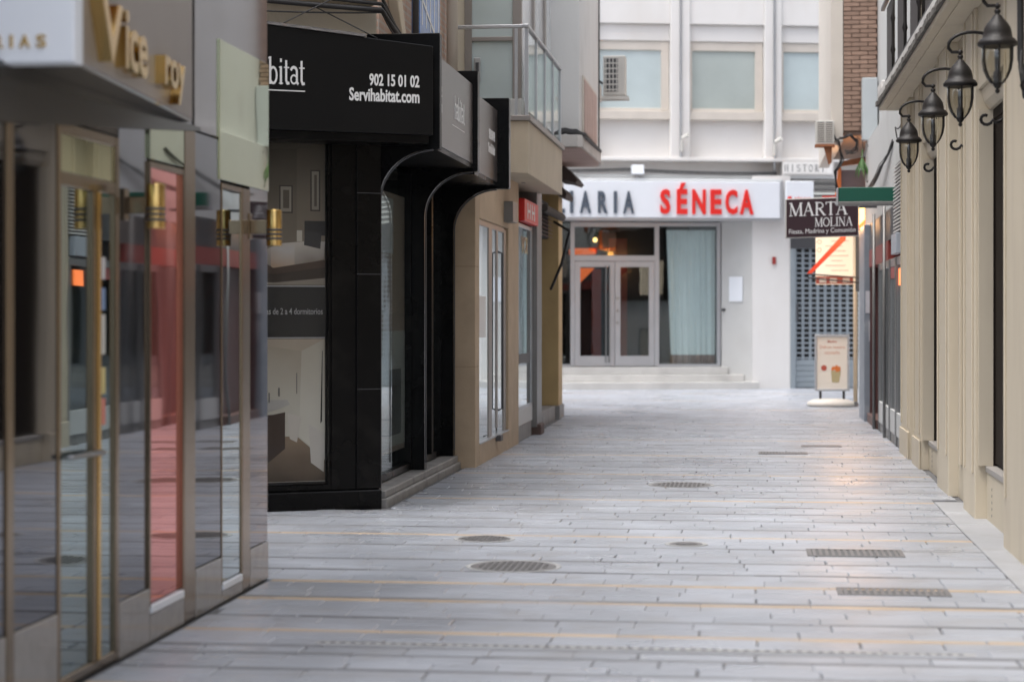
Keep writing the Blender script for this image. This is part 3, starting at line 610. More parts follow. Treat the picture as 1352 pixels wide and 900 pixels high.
# ------------------------------------------------------------------ tan stone building, middle left
XT = -2.85
TB = T('tan_building', 'tan stone building with glazed shops below and a balcony above, left', 'building', (-3, 25, 0))
P('pillar', box(-3.6, XT, 20.63, 20.94, -.02, 3.25), M_SAND, TB, bev=.006)
for z in (1.05, 2.1): P('joint', box(-3.602, XT + .001, 20.6285, 20.9, z, z + .006), mat('joint line', (.30, .22, .15), .8), TB)
P('plinth', box(-3.6, XT, 20.942, 23.52, -.02, .22), M_SAND, TB, bev=.006)
P('lintel', box(-3.6, XT, 20.942, 23.52, 2.62, 3.25), M_SAND, TB, bev=.006)
P('pillar', box(-3.6, XT, 23.522, 24.56, -.02, 3.25), M_SAND, TB, bev=.006)
M_PGL = mat('pale aqua shop glass', (.56, .64, .66), .03, metal=.85, wave=.05, bscale=1.6)
w = P('window', MB().box(XT - .10, XT - .03, 20.945, 20.99, .22, 2.62).box(XT - .10, XT - .03, 21.95, 22.22, .22, 2.6).box(XT - .10, XT - .03, 22.62, 22.74, .3, 2.6).box(XT - .10, XT - .028, 23.3, 23.5, .22, 2.6).box(XT - .1, XT - .029, 20.99, 23.3, 2.56, 2.62), M_ALUB, TB, bev=.003)
P('pane', box(XT - .05, XT - .04, 20.99, 21.95, .22, 2.56), M_PGL, w); P('pane', box(XT - .05, XT - .04, 22.22, 22.62, .22, 2.56), M_PGL, w); P('pane', box(XT - .05, XT - .04, 22.74, 23.3, .22, 2.56), M_PGL, w)
P('notice', box(XT - .0395, XT - .0375, 21.2, 21.75, 1.35, 1.8), M_LETW, w)
P('handle', MB().tube([(XT - .03, 22.75, .5), (XT + .02, 22.75, .52), (XT + .02, 22.75, 2.3), (XT - .03, 22.75, 2.32)], .014), M_DARKG, w, smooth=True)
P('sill', box(XT - .1, XT + .012, 20.95, 23.5, .221, .235), M_ALU, w)
P('lock_box', box(XT + .001, XT + .06, 22.3, 22.5, .17, .23), M_DARKG, TB)
w = P('window', MB().box(XT - .10, XT - .02, 24.562, 24.66, .4, 3.0).box(XT - .10, XT - .02, 26.22, 26.32, .4, 3.0).box(XT - .1, XT - .02, 24.66, 26.22, .40, .44).box(XT - .1, XT - .02, 24.66, 26.22, 2.70, 2.75), M_ALU, TB, bev=.004)
P('pane', box(XT - .05, XT - .0605 + .03, 24.66, 26.22, .44, 2.7), M_PGL, w)
P('gold_lettering', text_mb('VOI', .7, .22, .003, .02).xf(R(90), (XT - .0295, 25.1, 2.38)), M_GOLD, w)
P('dark_band', box(XT - .0295, XT - .027, 24.8, 26.15, .98, 1.1), M_DARKG, w)
P('panel', box(XT - .1, XT - .02, 24.562, 26.32, .2, .398), M_WALLG, TB, bev=.004); P('plinth', box(XT - .1, XT - .03, 24.562, 26.32, -.02, .198), M_STEP, TB, bev=.006)
rs = T('light_box_sign', 'red and white lit sign above the middle left shop window', 'sign', (XT, 25.4, 2.8))
P('panel', box(XT - .05, XT + .06, 24.7, 26.3, 2.77, 3.05), M_RED, rs, bev=.005)
for y in (25.0, 25.5): P('letter', text_mb('H', .35, .2, .003, .02).xf(R(90), (XT + .061, y, 2.81)), M_LETW, rs)
cl_ = P('column', box(XT - .3, XT + .04, 26.34, 26.95, .1, 3.25), M_GREYM, TB, bev=.01)
P('foot', box(XT - .28, XT + .09, 26.36, 26.8, -.01, .14), mat('brown metal', (.10, .06, .05), .6), cl_, bev=.01)
P('column', box(XT - .35, XT - .03, 27.0, 27.4, .0, 3.25), M_DARKG, TB)
rec = P('recess_wall', box(-4.0, -3.5, 27.4, 30.3, 0, 3.3), M_INT, TB)
P('louvre_backing', box(-3.4, -3.06, 27.45, 30.3, 2.75, 3.3), M_INT, TB)
for k in range(9): P('louvre_slat', MB().prism([(-3.06, 2.78 + k * .055), (-2.99, 2.76 + k * .055), (-2.99, 2.77 + k * .055), (-3.06, 2.79 + k * .055)], 'y', 27.45, 30.3), mat('brown louvre', (.14, .07, .045), .5), TB)
P('pillar', box(-3.5, -2.92, 30.5, 31.1, .2, 3.6), M_OCHRE, TB, bev=.006)
P('plinth', MB().box(-3.6, -2.90, 30.46, 31.2, -.02, .198).box(-3.5, -2.97, 27.42, 30.45, -.02, .2), M_STEP, TB, bev=.006)
P('body', MB().box(-8, -3.45, 21.0, 31.0, 3.26, 10).box(-8, -3.602, 20.62, 31.2, 0, 3.25), M_SANDL, TB)
P('housing', box(-2.97, -2.74, 23.05, 23.5, 2.68, 2.92), M_GREYM, TB, bev=.006)
# balcony
bal = P('balcony', MB().prism([(-3.449, 3.26), (-2.5, 3.2), (-2.5, 3.80), (-3.449, 3.80)], 'y', 22.5, 26.6), M_SANDL, TB, bev=.006)
P('slab', box(-3.449, -2.47, 22.46, 26.64, 3.802, 3.86), M_ALUB, bal, bev=.004)
P('kerb', box(-3.449, -2.62, 22.95, 23.1, 3.862, 4.1), M_WALLG, bal, bev=.006)
for y in (22.55, 23.5, 24.5, 25.5, 26.5): P('post', box(-2.545, -2.505, y - .022, y + .022, 3.862, 4.86), M_ALU, bal)
P('top_rail', MB().box(-2.555, -2.495, 22.5, 26.55, 4.862, 4.90).box(-3.44, -2.556, 22.52, 22.58, 4.862, 4.90), M_ALU, bal, bev=.006)
P('post', box(-2.66, -2.63, 22.53, 22.57, 3.862, 4.862), M_ALU, bal); P('post', box(-3.43, -3.39, 22.53, 22.57, 3.862, 4.862), M_ALU, bal)
for y in (22.58, 23.53, 24.53, 25.53): P('pane', box(-2.53, -2.52, y, y + .94, 3.93, 4.83), M_GLC, bal)
P('vent_disc', MB().lathe([(.09, 3.225), (.09, 3.235)], -2.75, 23.4, 16), M_DARKG, bal); P('vent_disc', MB().lathe([(.09, 3.215), (.09, 3.232)], -2.7, 24.3, 16), M_DARKG, bal)
bay = P('bay_window', MB().box(-3.45, -3.36, 24.0, 24.1, 4.0, 8.0).box(-2.86, -2.75, 24.0, 24.1, 4.0, 8.0).box(-3.36, -2.86, 24.0, 24.1, 4.0, 4.18).box(-3.36, -2.86, 24.0, 24.08, 4.92, 4.97)
        .box(-2.80, -2.75, 24.1, 28.3, 4.0, 4.2).box(-2.80, -2.75, 25.4, 25.55, 4.2, 8).box(-2.8, -2.75, 26.8, 26.95, 4.2, 8).box(-2.8, -2.75, 28.1, 28.3, 4.2, 8).box(-3.45, -2.75, 24.0, 28.3, 8.0, 8.2), M_ALUB, TB, bev=.004)
P('pane', box(-3.36, -2.86, 24.04, 24.05, 4.18, 8.0), M_BLIND, bay)
for y0, y1 in ((24.1, 25.4), (25.55, 26.8), (26.95, 28.1)): P('pane', box(-2.79, -2.78, y0, y1, 4.2, 8.0), mat('net curtain behind glass', (.62, .64, .66), .15, var=.08, vscale=3, spec=.8), bay)
P('base', box(-3.44, -2.752, 24.102, 28.3, 3.862, 3.998), M_WALLG, bay)
P('intercom', box(-3.33, -3.25, 23.98, 24.0, 4.42, 4.72), M_ALU, bay, bev=.01); P('intercom_slot', box(-3.31, -3.27, 23.972, 23.979, 4.5, 4.66), M_DARKG, bay, bev=.004)
# pale grey house at the end of the left row
GH = T('grey_house', 'pale grey rendered upper storey with small slab balcony at left corner', 'building', (-3, 30, 3.4))
P('wall', box(-8, -2.971, 28.32, 31.9, 3.62, 11), M_WALLG, GH)
P('bay_wall', box(-2.97, -2.37, 27.80, 31.5, 4.102, 11), mat('pale plaster', (.66, .66, .65), .75, var=.05, vscale=1.2, bump=.15, stain=(.48, .47, .45), samt=.5, sscale=1.6, stretch=(1, 1, .4)), GH, bev=.01)
sb = P('balcony_slab', MB().prism([(-2.97, 27.62), (-2.38, 27.62), (-2.32, 27.72), (-2.28, 30.7), (-2.34, 31.3), (-2.97, 31.3)], 'z', 3.93, 4.10), M_CONC2, GH, bev=.008)
P('underside', MB().prism([(-2.96, 27.66), (-2.40, 27.66), (-2.34, 27.76), (-2.31, 30.66), (-2.37, 31.2), (-2.96, 31.2)], 'z', 3.915, 3.928), M_PINK, sb)
wn = P('shuttered_window', box(-2.369, -2.345, 28.2, 30.6, 4.15, 5.0), M_BEIGE, GH, bev=.005)
for k in range(5): P('shutter_leaf', box(-2.344, -2.33, 28.28 + k * .45, 28.70 + k * .45, 4.2, 4.94), M_PINK, wn)
P('roof', box(-8, -2.25, 27.7, 32.0, 11.01, 11.2), M_CONC, GH)
for i, lb in enumerate(('thick black cable lying on the small slab balcony', 'second cable of the bundle on the small slab balcony', 'thin cable on top of the bundle on the small slab balcony')):
    cable([(-2.80, 27.66 + .03 * i, 4.13 + .03 * i), (-2.55, 27.68, 4.15 + .02 * i), (-2.40, 27.66, 4.13 + .02 * i), (-2.30, 27.8, 4.11 + .01 * i), (-2.29, 30.6, 4.11 + .01 * i)], .032 - .008 * i, lb, .01, 6, 'cables on the grey house')
cable([(-2.36, 31.3, 4.2), (-2.355, 31.3, 8)], .012, 'vertical black cable on the grey house corner', 0, 3, 'cables on the grey house')
ac = T('air_conditioner', 'cream outdoor air conditioner unit on a bracket high by left corner', 'air conditioner', (-2.15, 32, 5.1))
P('case', box(-2.34, -1.98, 31.9, 32.25, 5.11, 5.75), M_ACW, ac, bev=.015)
P('grille_recess', box(-2.31, -2.10, 31.893, 31.899, 5.17, 5.70), M_DARKG, ac)
for k in range(6): P('grille_bar', box(-2.31, -2.10, 31.885, 31.8925, 5.19 + k * .085, 5.21 + k * .085), M_ACW, ac)
for k in range(4): P('grille_bar', box(-2.30 + k * .058, -2.285 + k * .058, 31.88, 31.8845, 5.17, 5.70), M_ACW, ac)
P('bracket', MB().box(-2.60, -1.93, 31.9, 31.95, 5.05, 5.10).box(-2.60, -1.93, 32.15, 32.2, 5.05, 5.1).box(-2.60, -2.36, 31.51, 31.9, 5.0, 5.25), M_ACW, ac)
P('hose', MB().tube([(-2.34, 31.95, 5.3), (-2.45, 31.9, 5.38), (-2.6, 31.8, 5.3), (-2.62, 31.8, 5.0)], .018), M_CABLE, ac, smooth=True)
aw = T('folded_awning', 'folded dark awning with bent black arm before the ochre pillar', 'awning', (-2.9, 29, 2.9))
P('cassette', MB().tube([(-2.85, 27.6, 3.08), (-2.85, 30.3, 3.08)], .06, 10), mat('dark awning cloth', (.05, .04, .035), .8), aw)
P('arm', MB().tube([(-2.9, 29.6, 2.98), (-2.62, 29.0, 2.82), (-2.62, 28.95, 2.78)], .02), M_CABLE, aw)
P('arm', MB().tube([(-2.62, 29.0, 2.80), (-2.75, 29.2, 2.35), (-2.96, 29.7, 1.98)], .022), M_CABLE, aw)
aw2 = T('folded_awning', 'small brown scalloped awning tip below the slab balcony', 'awning', (-2.6, 31, 3.3))
P('cloth', MB().prism([(-2.9, 3.86), (-2.80, 3.86), (-2.66, 3.72), (-2.60, 3.64), (-2.64, 3.60), (-2.76, 3.64), (-2.9, 3.66)], 'y', 30.2, 31.4), mat('brown awning cloth', (.06, .045, .04), .8), aw2)
P('cloth', MB().prism([(-2.92, 3.58), (-2.83, 3.53), (-2.77, 3.44), (-2.79, 3.37), (-2.92, 3.42)], 'y', 30.2, 31.4), mat('brown awning cloth', (.06, .045, .04), .8), aw2)

# ------------------------------------------------------------------ far facade across the end of the street
PF = (0, 43.3, 0); FA = R(13)
def FF(mb): return mb.xf(FA, PF)
OB = T('office_building', 'white rendered building closing the street, with aqua windows above an estate shop', 'building', PF)
def fp(name, mb, m, par=OB, **k): return P(name, FF(mb), m, par, **k)
fp('wall', MB().box(.05, .89, 0, .8, -.02, 4.6).box(-14, 10, .3, 6, 4.62, 14).box(-14, -4.6, 0, 2, -.02, 4.6), M_WALLW)
fp('jamb_wall', MB().prism([(.048, .0), (-.50, .55), (-.50, .8), (.048, .8)], 'z', -.02, 3.7), mat('grey jamb render', (.52, .52, .51), .75, var=.05, stain=(.42, .41, .4), samt=.4), bev=.004)
M_FSTEP = mat('pale far step stone', (.54, .53, .51), .7, var=.1, vscale=2, bump=.2, stain=(.33, .32, .31), samt=.5)
fp('step', box(-4.6, .16, -.22, .6, -.02, .15), M_FSTEP, bev=.008)
fp('step', box(-4.6, -.10, .10, .7, .151, .30), M_FSTEP, bev=.008)
fp('step', box(-4.6, -.40, .38, .8, .301, .46), M_FSTEP, bev=.008)
# shop front at depth .55
D = .56
sf = fp('shop_front', MB().box(-3.83, -3.74, D, D + .08, .47, 3.6).box(-1.98, -1.88, D, D + .08, .47, 3.6).box(-3.74, -1.98, D, D + .08, 3.50, 3.6).box(-3.74, -1.98, D, D + .08, 2.76, 2.88)
        .box(-.60, -.52, D, D + .08, .47, 3.6).box(-1.88, -.6, D, D + .08, 3.52, 3.6).box(-1.88, -.6, D, D + .08, .462, .52).box(-4.6, -3.83, D, D + .08, .462, .52), M_ALU, bev=.004)
for x0, x1 in ((-3.735, -2.865), (-2.855, -1.985)):
    d_ = fp('door_leaf', MB().box(x0, x0 + .12, D + .01, D + .06, .48, 2.75).box(x1 - .12, x1, D + .01, D + .06, .48, 2.75).box(x0 + .12, x1 - .12, D + .01, D + .06, .48, .70).box(x0 + .12, x1 - .12, D + .01, D + .06, 2.63, 2.75), M_ALU, sf, bev=.003)
for x0, x1 in ((-3.615, -2.985), (-2.735, -2.105)): fp('pane', box(x0, x1, D + .03, D + .036, .70, 2.63), M_GL, sf)
fp('transom_pane', box(-3.74, -1.98, D + .03, D + .036, 2.88, 3.50), M_GL, sf); fp('pane', box(-1.88, -.6, D + .03, D + .036, .52, 3.52), M_GL, sf); fp('pane', box(-4.6, -3.83, D + .03, D + .036, .52, 3.6), M_GL, sf)
for x in (-3.06, -2.98): fp('door_handle', MB().tube([(x, D - .05, .56), (x, D - .05, 2.66)], .016).tube([(x, D - .05, .8), (x, D + .02, .8)], .01).tube([(x, D - .05, 2.4), (x, D + .02, 2.4)], .01), M_STEEL, sf)
for z in (1.95, 1.68, 1.42): fp('lock', MB().tube([(-2.80, D - .01, z), (-2.80, D + .01, z)], .03, 10), M_STEEL, sf)
fp('interior', MB().box(-4.6, -.5, 4.2, 4.3, .4, 4.5).box(-4.6, -4.5, .9, 4.2, .4, 4.5).box(-.5, -.4, .8, 4.3, .4, 4.5).box(-4.6, -.5, .8, 4.2, 3.9, 4.0), M_INT)
fp('interior_floor', box(-4.6, -.5, .8, 4.2, .36, .45), M_CEM)
fp('interior_wall', MB().box(-2.75, -2.35, 2.0, 2.1, .45, 3.3).box(-3.2, -3.0, 1.6, 1.7, .45, 2.6), M_INTR)
cu = T('curtain', 'long pale curtain with brown hem hanging behind the far shop window', 'curtain', PF)
def drape(x0, x1, z0, z1, x0t=None):
    m = MB(); n = 48; a = []; 
    for j, z in enumerate((z0, z1)):
        xs = x0 if j == 0 else (x0t if x0t is not None else x0)
        for i in range(n + 1):
            q = i / n; a.append((xs + (x1 - xs) * q, .70 + .03 * math.sin(q * 46 + .8 * math.sin(q * 9)) + .02 * math.sin(q * 17), z))
    m.add(a, [(i, i + 1, n + 2 + i, n + 1 + i) for i in range(n)]); return m
P('cloth', FF(drape(-1.60, -.62, .72, 3.44, -1.70)), M_CURT, cu, smooth=True); P('hem', FF(drape(-1.60, -.62, .53, .719)), M_HEM, cu, smooth=True)
pl = T('pendant_lamp', 'glowing orange lamp shade seen through the far shop transom', 'lamp', (-3.4, 43.8, 2.9))
P('shade', FF(MB().lathe([(.30, 2.93), (.30, 3.04), (.25, 3.06)], -3.42, 1.6, 20)), M_SHADE, pl); P('bulb', FF(MB().lathe([(.02, 3.20), (.05, 3.23), (.05, 3.27), (.02, 3.3)], -3.15, 1.5, 12)), M_YEL, pl)
P('banner', FF(MB().prism([(-3.62, 2.62), (-3.2, 2.62), (-3.62, 2.2)], 'y', 1.2, 1.22)), M_SHADE, pl)
# big sign
sg = T('shop_sign', 'long white sign with raised slate and red letters over far shop', 'sign', (-1.8, 42.9, 3.6))
P('box', FF(box(-5.2, .60, -.28, .30, 3.66, 4.44)), M_WHITE, sg, bev=.01); P('edge', FF(box(.602, .66, -.29, .3, 3.63, 4.46)), M_ALU, sg, bev=.004)
P('underside', FF(box(-5.2, .60, -.26, .5, 3.61, 3.655)), M_ALU, sg)
def fx(u, v):  # sign-face coordinate helper measured on the sign plane
    return u
SENX = (('S', -1.99, -1.765, 0), ('É', -1.63, -1.40, 1), ('N', -1.295, -1.0, 0), ('E', -.90, -.655, 0), ('C', -.575, -.31, 0), ('A', -.26, .04, 0))
for ch, x0, x1, acc in SENX:
    P('letter', FF(text_mb(ch, x1 - x0, .53 if not acc else .67, .05, .035).xf(0, (x0 - .03, -.28, 3.74))), M_RED, sg)
for ch, x0, x1 in (('L', -4.22, -4.04), ('I', -3.93, -3.86), ('A', -3.72, -3.48), ('R', -3.33, -3.12), ('I', -2.99, -2.92), ('A', -2.79, -2.55)):
    P('letter', FF(text_mb(ch, x1 - x0, .47, .05, .03).xf(0, (x0 - .03, -.28, 3.75))), M_SLATE, sg)
fp('ledge', MB().box(-14, .70, -.10, .3, 4.46, 4.52).box(-14, 10, .02, .3, 4.54, 4.60), M_WALLG, bev=.004)
# upper storeys
for x0, x1 in ((-3.72, -3.32), (-1.72, -1.30), (.35, .72), (2.45, 2.85), (-5.8, -5.4), (4.5, 4.9)):
    fp('pier', box(x0, x1, .06, .30, 4.98, 13.9), M_WALLW, bev=.01)
fp('string_course', box(-14, 10, .0, .3, 4.90, 4.978), M_WALLW, bev=.01)
bays = ((-5.40, -3.72, M_BLIND), (-3.32, -1.72, M_BLIND), (-1.30, .35, M_BLINDG), (.72, 2.45, M_BLIND), (2.85, 4.5, M_BLIND))
for fl in range(2):
    zo = fl * 4.1
    for i, (x0, x1, bm) in enumerate(bays):
        fp('spandrel', box(x0 + .002, x1 - .002, .12, .30, 7.86 + zo, min(10.0 + zo, 13.9)), M_WALLW, bev=.008)
        fp('lintel', box(x0 + .002, x1 - .002, .20, .30, 7.50 + zo, 7.858 + zo), M_BEIGE if False else M_WALLW, bev=.006)
        xr = x1 - .18
        w = fp('window', MB().box(x0 + .01, x0 + .08, .225, .30, 6.0 + zo, 7.498 + zo).box(xr, xr + .17, .225, .30, 6.0 + zo, 7.498 + zo).box(x0 + .08, xr, .23, .30, 7.30 + zo, 7.498 + zo).box(x0 + .08, xr, .23, .3, 5.99 + zo, 6.05 + zo), M_BEIGE, bev=.006)
        fp('pane', box(x0 + .08, xr, .27, .28, 6.05 + zo, 7.30 + zo), bm, w)
        fp('sill', box(x0 + .002, x1 - .002, .14, .30, 5.80 + zo, 5.985 + zo), M_BEIGE, w, bev=.008)
fp('downpipe', MB().tube([(-1.51, .03, 4.98), (-1.51, .03, 13.9)], .025), M_ALU, smooth=True); fp('downpipe', MB().tube([(.55, .03, 4.62), (.55, .03, 13.9)], .025), M_ALU, smooth=True)
for x, z, lb in ((-1.46, 5.35, 'small grey spotlight on the left downpipe of the white facade'), (.58, 5.29, 'small grey spotlight on the right downpipe of the white facade')):
    s_ = T('spotlight', lb, 'spotlight', PF, 'spotlights on the white facade')
    P('arm', FF(MB().tube([(x - .03, .0, z - .25), (x - .03, -.04, z)], .035)), M_ACW, s_); P('head', FF(MB().tube([(x - .02, -.04, z + .03), (x + .09, -.14, z + .10)], .05, 10)), M_ACW, s_)
fl_ = T('floodlight', 'white floodlight standing on the ledge above the far shop sign', 'floodlight', PF)
P('head', FF(MB().prism([(-.18, 4.60), (-.02, 4.60), (.0, 4.78), (-.14, 4.80)], 'x', -2.60, -2.34)), M_WHITE, fl_, bev=.01); P('arm', FF(box(-2.5, -2.44, -.05, .02, 4.525, 4.6)), M_ALU, fl_)
for i, (z, r) in enumerate(((4.70, .018), (4.66, .012))):
    cable([tuple(Vector((0, 0, 0))) if False else FF(MB().add([(-6, .0 - .03 * i, z)], [])).v[0], FF(MB().add([(-2.7, -.02, z + .02)], [])).v[0], FF(MB().add([(.6, 0, z - .04)], [])).v[0]], r, ('upper grey cable along the ledge over the far shop sign', 'lower grey cable along the ledge over the far shop sign')[i], .03, 8, 'cables on the far facade')
st = T('street_name_sign', 'white street name tiles with black letters on the far facade', 'sign', PF)
for k in range(8): P('tile', FF(box(.74 + k * .135, .868 + k * .135, -.012, .0, 4.64, 4.885)), mat('white glazed tile', (.85, .84, .82), .25, var=.03), st, bev=.003)
for k, ch in enumerate('HISTORI'): P('letter', FF(serif_mb(ch, .045 if ch == 'I' else .09, .15, .002).xf(0, (.759 + k * .135 + (.022 if ch == 'I' else 0), -.0125, 4.69))), M_CABLE, st)
fp('sign_backing', box(.72, 1.85, .001, .28, 4.605, 4.896), M_WALLW)
bsn = T('blade_sign', 'small white hanging sign with red emblem at the end of the long sign', 'sign', PF)
P('box', FF(box(.68, 1.28, -.50, -.38, 3.60, 4.45)), M_WHITE, bsn, bev=.01); P('emblem', FF(MB().box(.71, .80, -.506, -.501, 3.98, 4.12).box(.70, .75, -.506, -.501, 3.80, 3.96)), M_RED, bsn)
P('lettering', FF(text_mb('séneca', .36, .07, .003, .01).xf(0, (.86, -.501, 4.05))), M_RED, bsn); P('arm', FF(box(.9, .96, -.38, .0, 4.3, 4.36)), M_ALU, bsn)
ic = T('intercom_panel', 'pale notice panel on the grey jamb beside the far window', 'panel', PF)
P('plate', FF(MB().prism([(-.36, .392), (-.12, .152), (-.135, .137), (-.375, .377)], 'z', 1.88, 2.42)), M_WHITE, ic, bev=.004)
for k in range(6): P('line', FF(MB().prism([(-.345, .352), (-.19, .197), (-.1915, .1955), (-.3465, .3505)], 'z', 1.95 + k * .075, 1.97 + k * .075)), M_LETG, ic)
one('alarm_box', FF(box(.49, .57, -.05, -.001, 2.68, 2.84)), mat('red brown box', (.30, .03, .025), .5), 'small red alarm box on the white wall beside the shutter', 'box', bev=.008)
one('door_bell', FF(MB().tube([(-.46, .49, 1.70), (-.50, .45, 1.70)], .035, 10)), M_DARKG, 'small dark bell knob on the grey jamb', 'bell')
# shuttered shop to the right
SH = T('shuttered_shop', 'closed shop with perforated blue grey roller shutter behind the sandwich board', 'shop', PF)
for x in (.892, 2.91): P('guide', FF(box(x, x + .108, -.03, .3, -.02, 3.02)), M_SHUT, SH, bev=.004)
P('lintel', FF(box(.892, 6, -.02, .5, 3.022, 3.62)), M_DARKG, SH)
P('wall', FF(MB().box(3.022, 10, 0, 1, -.02, 3.02).box(6, 10, 0, 1, 3.02, 4.6)), M_WALLG, SH)
P('backing', FF(box(1.0, 2.9, .16, .2, 0, 3.02)), M_INT, SH)
for k in range(8): P('louvre', FF(MB().prism([(.0, 3.68 + k * .115), (.06, 3.74 + k * .115), (.3, 3.74 + k * .115), (.3, 3.68 + k * .115)], 'x', .90, 5.9)), M_GREYM, SH)
shu = P('shutter', FF(MB().box(1.0, 2.9, .08, .11, .0, .62)), M_SHUT, SH)
for k in range(5): P('slat', FF(box(1.0, 2.9, .06, .079, .02 + k * .12, .125 + k * .12)), M_SHUT, shu, bev=.004)
nrow = 22
for k in range(nrow + 1): P('slat', FF(box(1.0, 2.9, .07, .10, .64 + k * .108, .675 + k * .108)), M_SHUT, shu)
for k in range(12): P('link', FF(box(1.0 + k * .165, 1.055 + k * .165, .075, .095, .62, 3.02)), M_SHUT, shu)
P('lock', FF(box(1.02, 1.06, -.06, -.03, 1.45, 1.85)), M_DARKG, SH)

# ------------------------------------------------------------------ cream building, right
CR = T('cream_building', 'cream painted building with tall pilasters along the right of the street', 'building', (1.9, 15, 0))
P('body', MB().box(1.96, 7, 5.0, 23.6, -.02, 4.0).box(1.86, 7, 5.0, 23.6, 4.0, 11), M_CREAM, CR)
def pil(y0, y1, x=1.74):
    p = P('pilaster', box(x, 1.96, y0, y1, -.01, 4.0), M_CREAMD, CR, bev=.006)
    P('moulding', MB().box(x - .014, x, y0 + .10, y0 + .15, .35, 3.98).box(x - .014, x, y1 - .15, y1 - .10, .35, 3.98), M_CREAMD, p, bev=.004)
    if y0 > 20: P('base', box(x - .02, x - .0005, y0 - .01, y1 + .01, -.01, .30), M_CREAMD, p, bev=.006)
    return p
pil(5.0, 7.2); pil(9.0, 10.1); pil(12.0, 14.02, 1.735); pil(15.92, 16.76, 1.75); pil(17.92, 18.96, 1.74); pil(20.96, 21.86, 1.755); pil(22.42, 23.58, 1.75)
P('wall_panel', box(1.825, 1.96, 16.762, 17.918, -.01, 4.0), M_CREAM, CR, bev=.004); P('wall_panel', box(1.825, 1.96, 21.862, 22.418, -.01, 4.0), M_CREAM, CR, bev=.004)
P('wall_panel', box(1.825, 1.96, 10.102, 11.998, -.01, 4.0), M_CREAM, CR, bev=.004)
P('panel_strip', MB().box(1.80, 1.824, 17.0, 17.1, .3, 3.9).box(1.80, 1.824, 17.55, 17.65, .3, 3.9), M_CREAMD, CR, bev=.004)
for y0, y1, zs in ((7.202, 8.998, .42), (14.022, 15.918, .42), (18.962, 20.958, .30)):
    w = P('window', MB().box(1.885, 1.96, y0, y0 + .06, zs, 3.2).box(1.885, 1.96, y1 - .06, y1, zs, 3.2).box(1.885, 1.96, y0 + .06, y1 - .06, 3.12, 3.2).box(1.885, 1.96, (y0 + y1) / 2 - .04, (y0 + y1) / 2 + .04, zs, 3.12), M_BROWN, CR, bev=.004)
    P('shutter_leaf', box(1.90, 1.93, y0 + .06, (y0 + y1) / 2 - .04, zs + .02, 3.12), M_BROWN, w); P('shutter_leaf', box(1.90, 1.93, (y0 + y1) / 2 + .04, y1 - .06, zs + .02, 3.12), M_BROWN, w)
    P('sill', box(1.83, 1.96, y0 + .002, y1 - .002, zs - .05, zs - .002), mat('grey sill stone', (.33, .31, .29), .6, var=.1), w, bev=.005)
    ap = P('apron', box(1.84, 1.96, y0 + .001, y1 - .001, -.01, zs - .052), M_CREAM, CR, bev=.004)
    for k in range(5): P('vent_hole', MB().tube([(1.8385, y1 - .35, .06 + k * .05), (1.841, y1 - .35, .06 + k * .05)], .012, 8), M_DARKG, ap)
    P('head', box(1.775, 1.96, y0 + .001, y1 - .001, 3.36, 4.0), M_CREAM, CR, bev=.004)
    P('head_moulding', MB().prism([(1.96, 3.202), (1.86, 3.202), (1.82, 3.26), (1.80, 3.34), (1.80, 3.358), (1.96, 3.358)], 'y', y0 + .002, y1 - .002), M_CREAMD, CR, bev=.004)
    P('jamb', box(1.775, 1.96, y1 - .055, y1 - .003, zs, 3.2), M_CREAMD, w)
bk = P('balcony', box(1.52, 1.859, 5.0, 23.95, 4.012, 4.06), M_CREAM, CR, bev=.006)
P('underside_step', box(1.60, 1.859, 5.0, 23.85, 4.0, 4.011), M_CREAM, bk)
# crumbling slab edge
m = MB(); n = 150
for i in range(n):
    y = 5.0 + i * 19.0 / n; j = random.uniform(0, .018)
    m.box(1.480 + j, 1.60, y, y + 19.0 / n + .002, 4.062 - random.uniform(0, .0), 4.112 + random.uniform(-.012, .012))
o = P('stained_edge', m, mat('blackened slab edge', (.15, .14, .125), .9, var=.4, vscale=9, bump=.8, bscale=50, stain=(.04, .04, .035), samt=.8, sscale=6), bk); o['kind'] = 'stuff'
P('slab_top', box(1.505, 1.859, 5.0, 24.0, 4.126, 4.21), mat('white slab paint', (.58, .57, .55), .8, var=.1, stain=(.2, .19, .18), samt=.5, sscale=5), bk, bev=.012)
P('end_block', box(1.505, 1.70, 23.3, 23.98, 4.202, 4.30), M_WALLW, bk, bev=.01)
rl = P('railing', MB().box(1.54, 1.58, 5, 23.9, 5.18, 5.22).box(1.55, 1.57, 5, 23.9, 4.28, 4.30), M_DARKG, bk)
k = 0; y = 5.2
while y < 23.8:
    P('baluster', MB().lathe([(.014, 4.2), (.014, 4.45), (.030, 4.50), (.016, 4.56), (.016, 4.8), (.028, 4.85), (.014, 4.9), (.014, 5.18)], 1.56, y, 8), M_LAMPM, rl, smooth=True)
    if y < 23: P('screen', box(1.585, 1.60, y + .25, y + 1.35, 4.24, 5.16), mat('dark brown screen', (.035, .028, .027), .6, var=.15), rl)
    y += 1.7
for y0 in (6.0, 9.5, 13.0, 16.5, 20.0):
    w = P('upper_window', box(1.80, 1.859, y0, y0 + 1.3, 4.21, 6.7), M_BEIGE, CR, bev=.006)
    P('shutter', box(1.785, 1.799, y0 + .08, y0 + 1.22, 4.22, 6.6), M_BROWN, w)
    w = P('upper_window', box(1.80, 1.859, y0, y0 + 1.3, 7.6, 9.6), M_BEIGE, CR, bev=.006)
    P('shutter', box(1.785, 1.799, y0 + .08, y0 + 1.22, 7.68, 9.5), M_BROWN, w)

